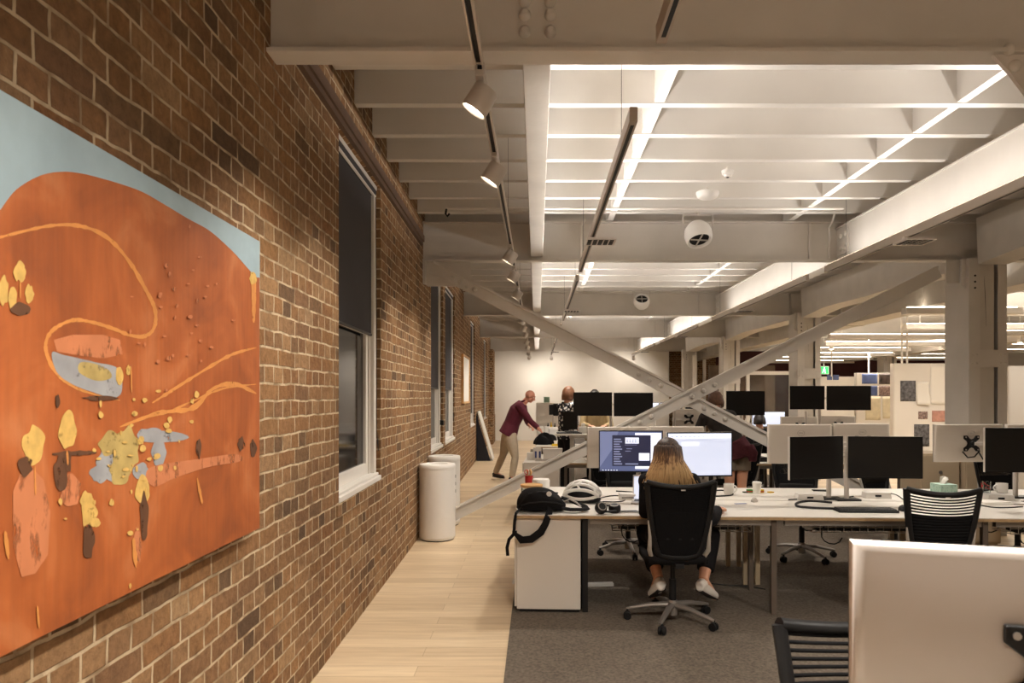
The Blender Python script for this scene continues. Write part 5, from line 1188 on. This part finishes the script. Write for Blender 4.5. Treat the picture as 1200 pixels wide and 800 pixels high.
# exit sign
t = thing('exit_sign', 'small green exit sign glowing beside the second column', 'sign', (8.55, 20.3, 2.25))
q = MB(); q.bx(-.14, .14, 0, .06, 0, .24); q.build('case', WHITE, t)
q = MB(); q.bx(-.125, .125, -.003, 0, .015, .225); s = q.build('face', mat('exit_green', (40, 150, 80), .4, emit=(50, 180, 96), estr=1.2), t)
q = MB(); mtw = mat('exit_white', (240, 250, 240), .4, emit=(235, 250, 240), estr=1.6)
q.ell((.0, -.005, .18), (.02, .002, .02)); q.tube([(0, -.004, .16), (-.012, -.004, .1), (.03, -.004, .07), (.02, -.004, .03)], .011, 6); q.tube([(-.005, -.004, .11), (-.04, -.004, .08), (-.05, -.004, .04)], .01, 6); q.tube([(0, -.004, .15), (.04, -.004, .12)], .008, 6); q.tube([(0, -.004, .15), (-.04, -.004, .13)], .008, 6); q.build('running_figure', mtw, s)
q = MB(); q.cyl((0, .03, .24), (0, .03, 1.41), .012, seg=8); q.build('hanger', WHITE, t)
# low beige cupboards at the foot of the near column
for i, (x, y, w_, hh, lab) in enumerate(((4.1, 7.3, .42, .98, 'beige low cupboard left of the near column, below the silver back'), (4.55, 7.25, .38, .9, 'beige low cupboard in front of the near column'))):
    t = thing('low_cupboard', lab, 'cupboard', (x, y, .006))
    q = MB(); q.bx(0, w_, 0, .4, .03, hh); q.bx(.02, w_-.02, .02, .38, 0, .03); q.build('body', mat('beige_laminate', (188, 168, 140), .55), t, bevel=.003)
    q = MB(); q.bx(.01, w_-.01, -.014, 0, .05, hh-.02); d_ = q.build('door', mat('beige_laminate', (188, 168, 140), .55), t, bevel=.002)
    q = MB(); q.cyl((w_*.5, -.02, hh-.2), (w_*.5, -.014, hh-.2), .02, seg=12); q.build('knob', GREYM, d_)
# ================================================================ PEOPLE
def seg(q, pts, r, up=None, n=12):
    q.tube(pts, r, n, up=up)
    for p, rr in ((pts[0], r[0]), (pts[-1], r[-1])):
        k = (rr[0]+rr[1])/2*.98 if hasattr(rr, '__len__') else rr*.98
        q.ell(p, k, u=12, v=8)
def fuse(q, name, mtl, parent, org, voxel=.011, sm=3):
    bmesh.ops.translate(q.bm, verts=q.bm.verts, vec=-V(org))
    o = q.build(name, mtl, parent)
    r = o.modifiers.new('fuse', 'REMESH'); r.mode = 'VOXEL'; r.voxel_size = voxel; r.use_smooth_shade = True
    s = o.modifiers.new('soften', 'SMOOTH'); s.factor = .5; s.iterations = sm
    return o
def hand(q, w, d, nrm, curl=.5, side=1, k=1.0):
    # w wrist, d towards the fingers, nrm out of the back of the hand
    d = V(d).normalized(); nrm = V(nrm); nrm = (nrm-d*nrm.dot(d)).normalized(); s = d.cross(nrm)*side
    w = V(w)
    q.tube([w, w+d*.03*k, w+d*.065*k, w+d*.09*k], [(.026*k, .018*k), (.034*k, .017*k), (.041*k, .015*k), (.038*k, .012*k)], 12, up=nrm)
    for i, (o, L) in enumerate(((-.03, .066), (-.010, .077), (.010, .072), (.029, .056))):
        b = w+d*.084*k+s*o*k; pts = [b-d*.02*k, b]; a = 0; p = b
        for j, f in enumerate((.45, .31, .24)):
            a += curl*(.55, .75, .6)[j]; dd = d*math.cos(a)-nrm*math.sin(a); p = p+dd*L*f*k; pts.append(p)
        q.tube(pts, [.0095*k, .0092*k, .0088*k, .0082*k, .0065*k], 8)
    b = w+d*.03*k-s*.028*k; td = (d*.62-s*.66-nrm*.42).normalized()
    q.tube([b, b+td*.035*k, b+td*.06*k+d*.006*k, b+td*.07*k+d*.024*k], [.013*k, .0115*k, .010*k, .007*k], 8)
def head(q, c, f, up, k=1.0):
    # cranium, jaw, nose, ears; f = facing, up = crown direction
    f = V(f).normalized(); up = V(up); up = (up-f*up.dot(f)).normalized(); s = f.cross(up); M = Matrix((s, f, up)).transposed(); c = V(c)
    g = lambda x, y, z: c + M @ V((x*k, y*k, z*k))
    q.ell(g(0, -.012, .022), (.074*k, .094*k, .09*k), M, 20, 14)
    q.ell(g(0, .022, -.03), (.058*k, .068*k, .082*k), M, 18, 12)
    q.ell(g(0, .048, -.082), (.032*k, .03*k, .026*k), M)
    q.tube([g(0, .082, .022), g(0, .1, -.008), g(0, .11, -.028), g(0, .09, -.038)], [(.009*k, .01*k), (.011*k, .012*k), (.016*k, .013*k), (.012*k, .01*k)], 8)
    q.tube([g(-.05, .074, .034), g(0, .09, .036), g(.05, .074, .034)], .011*k, 8)
    for sx in (-1, 1):
        q.ell(g(sx*.075, -.006, -.008), (.01*k, .02*k, .032*k), M @ Matrix.Rotation(R(-12), 3, 'X'))
        q.ell(g(sx*.042, .062, -.022), (.022*k, .02*k, .02*k), M)
    return g, M
def face(parent, g, M, org, k=1.0, brow=(70, 48, 36), lips=(176, 104, 92)):
    for sx in (-1, 1):
        q = MB(); q.ell(g(sx*.031, .078, .006)-V(org), (.012*k, .008*k, .008*k), M); e = q.build('eye', WHITEPL, parent, smooth=True)
        q = MB(); q.ell(g(sx*.031, .0855, .006)-V(org), (.0055*k, .002*k, .0055*k), M); q.build('iris', BLACK, e, smooth=True)
        q = MB(); q.tube([g(sx*.014, .092, .027)-V(org), g(sx*.032, .088, .033)-V(org), g(sx*.05, .074, .028)-V(org)], [(.005, .004)]*3, 6); q.build('eyebrow', mat('brow%d' % brow[0], brow, .9), parent)
    q = MB(); q.tube([g(-.024, .074, -.062)-V(org), g(-.01, .084, -.058)-V(org), g(.01, .084, -.058)-V(org), g(.024, .074, -.062)-V(org)], [(.004, .005), (.006, .008), (.006, .008), (.004, .005)], 8, up=M @ V((0, 0, 1))); q.build('lips', mat('lips', lips, .5), parent, smooth=True)
SHOEB = mat('dark_shoe', (34, 30, 30), .55); SHOEW = mat('white_canvas_shoe', (214, 206, 196), .7); SOLE = mat('shoe_sole', (48, 42, 40), .8)
def person(name_label, org, J, top, bottom, sleeve=1.0, leg=1.0, shoe=SHOEB, hem=None, skin=SKIN, fw=(0, 1, 0), facing=(0, 1, 0), hup=(0, 0, 1), hk=1.0, bw=1.0, hands=None, voxel=.011, collar=True, untuck=True):
    t = thing('person', name_label, 'person', org)
    G = {k: V(v) for k, v in J.items()}
    fw = V(fw).normalized()
    nb, ch, wa, pe = G['neck'], G['chest'], G['waist'], G['pelvis']
    upm = (nb-pe).normalized()
    def torso(q, e, a=0, b=6, lo=None):
        st = [(pe-upm*.07, (.12, .095)), (pe, (.168, .115)), (pe*.5+wa*.5, (.15, .112)), (wa, (.138, .105)), (ch*.5+wa*.5, (.15, .112)), (ch, (.165, .115)), (ch*.45+nb*.55, (.145, .088)), (nb, (.07, .066))]
        st = st[a:b]
        q.tube([p for p, r in st], [((r[0]*bw+e), (r[1]*bw+e)) for p, r in st], 20, up=fw)
    def arms(q, e, frac=1.0):
        for s in 'RL':
            S, E, Wr = G['sh'+s], G['el'+s], G['wr'+s]
            q.tube([nb*.45+ch*.1+S*.45, S, S*.5+E*.5, E], [.06+e, .056*bw+e, .047*bw+e, .040+e], 12); q.ell(E, .040+e); q.ell(S, .056*bw+e)
            k = frac; q.tube([E, E*(1-.35*k)+Wr*.35*k, E*(1-k)+Wr*k], [.040+e, .043+e, (.028 if k > .9 else .037)+e], 12)
    def legs(q, e, frac=1.0, full=True):
        for s in 'RL':
            Hp, K, A = G['hip'+s], G['kn'+s], G['an'+s]
            q.ell(Hp, .088*bw+e)
            if frac == 0: q.tube([pe*.3+Hp*.7+upm*.02, Hp*.75+K*.25, Hp*.48+K*.52], [.09*bw+e, .09*bw+e, .088*bw+e], 14); continue
            q.tube([pe*.3+Hp*.7+upm*.02, Hp*.75+K*.25, Hp*.4+K*.6, K], [.09*bw+e, .086*bw+e, .07*bw+e, .056+e], 14); q.ell(K, .056+e)
            k = frac; 
            if k > 0: q.tube([K, K*(1-.35*k)+A*.35*k, K*(1-k)+A*k], [.056+e, .058+e, (.036 if k > .9 else .045)+e+(.008 if e else 0)], 14)
    q = MB()
    torso(q, -.004, 0, 8); arms(q, 0); legs(q, 0)
    q.tube([nb-upm*.03, nb*.5+G['head']*.5, G['head']], [.062, .054, .055], 14)
    g, M = head(q, G['head'], facing, hup, hk)
    for s, sd in (('R', 1), ('L', -1)):
        A, Tt = G['an'+s], G['toe'+s]; q.tube([A, A*.5+Tt*.5, Tt], [.036, .034, .026], 10)
        hd = (hands or {}).get(s)
        d = hd[0] if hd else (G['wr'+s]-G['el'+s]); nr = hd[1] if hd else (0, 0, 1)
        hand(q, G['wr'+s], d, nr, hd[2] if hd else .5, sd)
    body = fuse(q, 'body', skin, t, org, .0075, 3)
    face(body, g, M, org, hk)
    q = MB(); torso(q, .014, 1, 8 if collar else 7); arms(q, .011, sleeve)
    if untuck: q.tube([wa, pe, pe-upm*.06], [(.15*bw, .12*bw), (.185*bw, .135*bw), (.19*bw, .14*bw)], 20, up=fw)
    shirt = fuse(q, 'top', top, t, org, voxel)
    q = MB(); torso(q, .012, 0, 4); legs(q, .012, leg if leg > 0 else 0)
    trs = fuse(q, 'trousers' if leg > .5 else 'shorts', bottom, t, org, voxel)
    for s in 'RL':
        A, Tt = G['an'+s], G['toe'+s]; dv = (Tt-A); fl = V((dv.x, dv.y, 0)).normalized() if abs(dv.z) < abs(dv.length)*.9 else V((0, 1, 0))
        heel = A - fl*.05 - V((0, 0, .055)); 
        dn = V((0, 0, -1)); 
        ln = (Tt-heel); q = MB()
        q.tube([heel+V((0, 0, .02)), heel+ln*.3+V((0, 0, .028)), heel+ln*.62+V((0, 0, .02)), heel+ln*.88+V((0, 0, .012)), heel+ln+V((0, 0, .008))], [(.034, .034), (.042, .048), (.047, .036), (.045, .03), (.026, .018)], 14, up=(0, 0, 1))
        q.tube([heel+V((0, 0, .02)), A-V((0, 0, .02))], [.038, .044], 12)
        sh = fuse(q, 'shoe', shoe, t, org, .008, 2)
        q = MB(); q.tube([heel-V((0, 0, .012)), heel+ln*.35-V((0, 0, .014)), heel+ln*.65-V((0, 0, .014)), heel+ln-V((0, 0, .006))], [(.034, .01), (.038, .01), (.046, .01), (.028, .008)], 12, up=(0, 0, 1)); bmesh.ops.translate(q.bm, verts=q.bm.verts, vec=-V(org)); q.build('sole', SOLE if shoe is SHOEW else BLACK, sh, smooth=True)
    return t, body, G, g, M

# --- blonde woman in the chair
hairm = bpy.data.materials.new('ombre_hair'); hairm.use_nodes = True; nt = hairm.node_tree; N = nt.nodes.new; L = nt.links.new
bs = nt.nodes['Principled BSDF']; bs.inputs['Roughness'].default_value = .55
tc = N('ShaderNodeTexCoord'); sp_ = N('ShaderNodeSeparateXYZ'); L(tc.outputs['Object'], sp_.inputs[0]); mr = N('ShaderNodeMapRange'); mr.inputs['From Min'].default_value = 1.24; mr.inputs['From Max'].default_value = .95; L(sp_.outputs['Z'], mr.inputs['Value'])
mp = N('ShaderNodeMapping'); mp.inputs['Scale'].default_value = (60, 60, 3); L(tc.outputs['Object'], mp.inputs['Vector']); nz = N('ShaderNodeTexNoise'); nz.inputs['Scale'].default_value = 1.6; L(mp.outputs[0], nz.inputs['Vector'])
ma = N('ShaderNodeMath'); ma.operation = 'MULTIPLY_ADD'; L(nz.outputs['Fac'], ma.inputs[0]); ma.inputs[1].default_value = 1.0; L(mr.outputs[0], ma.inputs[2])
rp = N('ShaderNodeValToRGB'); L(ma.outputs[0], rp.inputs['Fac']); cr = rp.color_ramp
cr.elements[0].position = .5; cr.elements[0].color = lin((50, 33, 24)); cr.elements[1].position = 1.25 if False else 1.0; cr.elements[1].color = lin((204, 168, 120))
e = cr.elements.new(.78); e.color = lin((116, 84, 56)); L(rp.outputs['Color'], bs.inputs['Base Color'])
BTOP = mat('black_knit', (28, 26, 28), .9, bump=.15, bscale=150, spec=.2); BTR = mat('black_trouser', (24, 22, 24), .85, spec=.2)
WO = (.965, 4.86, .006)
Jw = dict(head=(.957, 5.0, 1.185), neck=(.96, 4.965, 1.045), chest=(.96, 4.935, .92), waist=(.96, 4.865, .72), pelvis=(.96, 4.85, .615), shR=(1.125, 4.955, .985), shL=(.795, 4.955, .985), elR=(1.245, 4.87, .715), elL=(.79, 4.96, .76), wrR=(1.325, 5.0, .772), wrL=(.86, 5.16, .772),
          hipR=(1.05, 4.9, .60), hipL=(.87, 4.9, .60), knR=(1.33, 5.2, .545), knL=(.84, 5.3, .545), anR=(1.21, 4.955, .265), anL=(.885, 4.96, .275), toeR=(1.325, 5.06, .105), toeL=(.855, 5.07, .115))
t, body, G, g, M = person('seated woman with long blonde tipped hair, all in black, seen from behind', WO, Jw, BTOP, BTR, leg=.78, shoe=SHOEW, facing=(0, 1, -.12), hands={'R': ((.5, .85, -.08), (0, 0, 1), .35), 'L': ((.3, 1, -.05), (0, 0, 1), .35)}, untuck=False, bw=.9)
q = MB(); rnd = random.Random(9); hc = V(Jw['head'])
q.ell(hc+V((0, -.014, .028)), (.088, .104, .088), None, 24, 16)
for lay_ in range(3):
    for i in range(56):
        a = R(-205 + 230*i/55 + rnd.uniform(-3, 3)); 
        ca, sa = math.cos(a), math.sin(a)
        if sa > .55: continue
        rr = 1.0+.06*lay_
        rt = hc+V((.03*ca, -.02+.03*sa, .098))
        p1 = hc+V((.085*ca*rr, -.014+.102*sa*rr, .045)); p2 = hc+V((.096*ca*rr, -.022+.112*min(sa, .2)*rr, -.05))
        sp2 = 1.12+.12*rnd.random()
        p3 = hc+V((.125*ca*sp2, -.075+.085*min(sa, .1)*rr, -.13)); zend = -.205-.05*rnd.random()-.03*(1-abs(ca))
        p4 = hc+V((.146*ca*sp2+rnd.uniform(-.03, .03), -.105+.05*min(sa, 0), zend))
        q.tube([rt, p1, p2, p3, p4], [(.006, .004), (.012, .006), (.012, .006), (.0095, .005), (.002, .0015)], 6, up=(ca, sa, .1))
bmesh.ops.translate(q.bm, verts=q.bm.verts, vec=-V((WO[0], WO[1], 0)))
o = q.build('hair', hairm, body, smooth='all'); o.location = (0, 0, -WO[2])

# --- bending man
MAR = mat('burgundy_check_shirt', (88, 20, 40), .85, var=.35, scale=70); CHI = mat('stone_chino', (178, 162, 140), .85, var=.06, scale=14, bump=.2, bscale=20)
MO = (-.55, 12.93, 0)
Jm = dict(head=(-.125, 12.88, 1.595), neck=(-.255, 12.92, 1.47), chest=(-.36, 12.93, 1.33), waist=(-.475, 12.93, 1.07), pelvis=(-.53, 12.93, .92), shR=(-.325, 12.745, 1.41), shL=(-.27, 13.1, 1.40), elR=(-.11, 12.66, 1.13), elL=(-.2, 13.2, 1.13), wrR=(.075, 12.55, .965), wrL=(-.13, 13.0, 1.03),
          hipR=(-.51, 12.83, .88), hipL=(-.54, 13.03, .88), knR=(-.40, 12.70, .47), knL=(-.645, 13.08, .47), anR=(-.46, 12.6, .095), anL=(-.80, 13.2, .115), toeR=(-.27, 12.54, .03), toeL=(-.62, 13.15, .03))
SK2 = mat('skin_ruddy', (206, 142, 118), .5)
t, body, G, g, M = person('man with shaved head in burgundy shirt and stone chinos, bending over a desk', MO, Jm, MAR, CHI, sleeve=.72, leg=.97, facing=(.93, -.12, -.42), hup=(.35, 0, .94), skin=SK2, fw=(.95, 0, -.3), hands={'R': ((.5, -.25, -.8), (.8, -.1, .5), .5), 'L': ((.5, -.6, -.3), (.3, 0, .9), .8)}, bw=1.28)
q = MB(); q.tube([V(Jm['neck'])+V((.07*math.cos(a)-.0, .07*math.sin(a), .035+.02*math.cos(a))) for a in [k*math.pi/8 for k in range(16)]], [(.008, .022)]*16, 8, closed=True); bmesh.ops.translate(q.bm, verts=q.bm.verts, vec=-V(MO)); q.build('collar', MAR, t, smooth=True)
# --- woman in the patterned blouse
bl = bpy.data.materials.new('floral_blouse'); bl.use_nodes = True; nt = bl.node_tree; N = nt.nodes.new; L = nt.links.new
tc = N('ShaderNodeTexCoord'); vo = N('ShaderNodeTexVoronoi'); vo.inputs['Scale'].default_value = 21; L(tc.outputs['Object'], vo.inputs['Vector']); rp = N('ShaderNodeValToRGB'); L(vo.outputs['Distance'], rp.inputs['Fac'])
rp.color_ramp.interpolation = 'CONSTANT'; rp.color_ramp.elements[0].color = lin((226, 220, 214)); rp.color_ramp.elements[1].position = .4; rp.color_ramp.elements[1].color = lin((24, 24, 34)); L(rp.outputs['Color'], nt.nodes['Principled BSDF'].inputs['Base Color']); nt.nodes['Principled BSDF'].inputs['Roughness'].default_value = .8
BROWNH = mat('brown_hair', (112, 70, 42), .5, var=.3, scale=60); DARKH = mat('dark_hair', (34, 26, 22), .5, var=.2, scale=60)
PO = (.50, 11.02, 0)
def hairbob(parent, c, f, mtl, k=1.0, length=.16, org=(0, 0, 0)):
    f = V(f).normalized(); up = V((0, 0, 1)); up = (up-f*up.dot(f)).normalized(); s = f.cross(up); M = Matrix((s, f, up)).transposed(); c = V(c); q = MB()
    q.ell(c+M @ V((0, -.018*k, .034*k)), (.086*k, .1*k, .09*k), M, 20, 14)
    for i in range(30):
        a = R(-212+244*i/29); ca, sa = math.cos(a), math.sin(a)
        if sa > .42: continue
        pts = [c+M @ V((.03*ca, -.02+.03*sa, .12)), c+M @ V((.085*ca*k, -.015+.1*sa, .04)), c+M @ V((.095*ca*k, -.02+.1*sa, -.04)), c+M @ V((.088*ca, -.025+.085*sa, -length))]
        q.tube(pts, [(.01, .006), (.018, .008), (.018, .008), (.008, .004)], 6, up=M @ V((ca, sa, 0)))
    bmesh.ops.translate(q.bm, verts=q.bm.verts, vec=-V(org)); return q.build('hair', mtl, parent, smooth='all')
f_ = (.8, .55, -.15)
Jp = dict(head=(.525, 11.02, 1.635), neck=(.49, 11.0, 1.49), chest=(.485, 11.0, 1.36), waist=(.47, 11.0, 1.12), pelvis=(.47, 11.0, .97), shR=(.59, 10.87, 1.43), shL=(.39, 11.13, 1.43), elR=(.615, 10.84, 1.18), elL=(.5, 11.25, 1.16), wrR=(.64, 11.02, 1.14), wrL=(.6, 11.3, 1.1),
          hipR=(.52, 10.93, .93), hipL=(.42, 11.07, .93), knR=(.53, 10.92, .5), knL=(.44, 11.1, .5), anR=(.5, 10.9, .09), anL=(.42, 11.1, .09), toeR=(.64, 11.0, .03), toeL=(.56, 11.2, .03))
t, body, G, g, M = person('woman with brown bob in black and white patterned blouse, standing further back', PO, Jp, bl, BTR, leg=.97, facing=f_, fw=(.8, .6, 0), bw=.92, hk=.97)
hairbob(body, Jp['head'], f_, BROWNH, 1.0, .11, PO)
# --- person in beige behind the high monitors
BEI = mat('beige_shirt', (186, 164, 122), .85, var=.1, scale=14)
BO = (0.980, 11.26, 0)
Jb = dict(head=(0.950, 11.21, 1.585), neck=(0.970, 11.26, 1.44), chest=(0.980, 11.27, 1.31), waist=(0.990, 11.28, 1.08), pelvis=(0.990, 11.29, .94), shR=(0.795, 11.27, 1.38), shL=(1.165, 11.27, 1.38), elR=(0.750, 11.20, 1.12), elL=(1.210, 11.20, 1.12), wrR=(0.850, 11.02, 1.12), wrL=(1.110, 11.02, 1.12),
          hipR=(0.900, 11.29, .9), hipL=(1.080, 11.29, .9), knR=(0.890, 11.28, .49), knL=(1.100, 11.28, .49), anR=(0.890, 11.31, .09), anL=(1.100, 11.31, .09), toeR=(0.870, 11.13, .03), toeL=(1.130, 11.13, .03))
t, body, G, g, M = person('person in beige shirt standing behind the high pair of black monitors', BO, Jb, BEI, BTR, leg=.97, facing=(-.1, -1, -.15), fw=(0, -1, 0), bw=1.05)
hairbob(body, Jb['head'], (-.1, -1, -.15), DARKH, 1.0, .03, BO)
# --- person leaning behind the brace
GRJ = mat('charcoal_top', (52, 46, 44), .9, var=.2, scale=30); SHO = mat('grey_shorts', (120, 108, 92), .9)
LO = (2.47, 8.5, 0)
Jl = dict(head=(2.235, 8.56, 1.545), neck=(2.245, 8.53, 1.41), chest=(2.285, 8.51, 1.29), waist=(2.40, 8.48, 1.07), pelvis=(2.47, 8.46, .93), shR=(2.42, 8.5, 1.36), shL=(2.09, 8.54, 1.33), elR=(2.49, 8.62, 1.12), elL=(2.0, 8.62, 1.1), wrR=(2.42, 8.86, 1.02), wrL=(2.08, 8.84, 1.0),
          hipR=(2.56, 8.47, .89), hipL=(2.39, 8.47, .89), knR=(2.55, 8.49, .49), knL=(2.4, 8.5, .49), anR=(2.55, 8.45, .09), anL=(2.38, 8.46, .09), toeR=(2.56, 8.63, .03), toeL=(2.37, 8.64, .03))
t, body, G, g, M = person('person in dark top and grey shorts leaning over behind the brace crossing', LO, Jl, GRJ, SHO, leg=0, facing=(-.15, 1, -.3), fw=(-.1, 1, 0), untuck=False)
hairbob(body, Jl['head'], (-.15, 1, -.3), mat('chestnut_hair', (92, 58, 36), .5, var=.3, scale=50), 1.0, .09, LO)
q = MB(); q.tube([V((2.42, 8.47, 1.04)), V((2.47, 8.46, .94)), V((2.5, 8.46, .84))], [(.165, .135), (.19, .142), (.195, .142)], 20, up=(0, 1, 0)); q.tube([V((2.6, 8.36, 1.0)), V((2.63, 8.33, .9)), V((2.64, 8.33, .8))], [(.06, .02), (.075, .02), (.05, .015)], 10, up=(0, 1, 0))
fuse(q, 'tied_jumper', mat('burgundy_knit', (84, 34, 44), .9, var=.2, scale=40), t, LO, .012)
# --- dark haired seated person before the far bright screen
SO = (3.72, 11.25, 0)
dx, dy = 3.72-.96, 11.27-4.86
Js = {k: (v[0]+dx, v[1]+dy, v[2]) for k, v in Jw.items()}
for k, v in dict(elR=(3.93, 11.36, .76), elL=(3.5, 11.36, .76), wrR=(3.86, 11.62, .8), wrL=(3.58, 11.62, .8), knR=(3.85, 11.68, .54), knL=(3.58, 11.68, .54), anR=(3.86, 11.6, .1), anL=(3.57, 11.6, .1), toeR=(3.87, 11.76, .035), toeL=(3.56, 11.76, .035)).items(): Js[k] = v
t, body, G, g, M = person('dark haired person seated before the far bright screen', SO, Js, BTOP, BTR, leg=.97, facing=(0, 1, -.1), untuck=False, voxel=.014)
hairbob(body, Js['head'], (0, 1, -.1), DARKH, 1.02, .06, SO)
make_chair('chair of the dark haired person before the far bright screen', .02, True, (3.72, 11.24, .006), 0, 10)
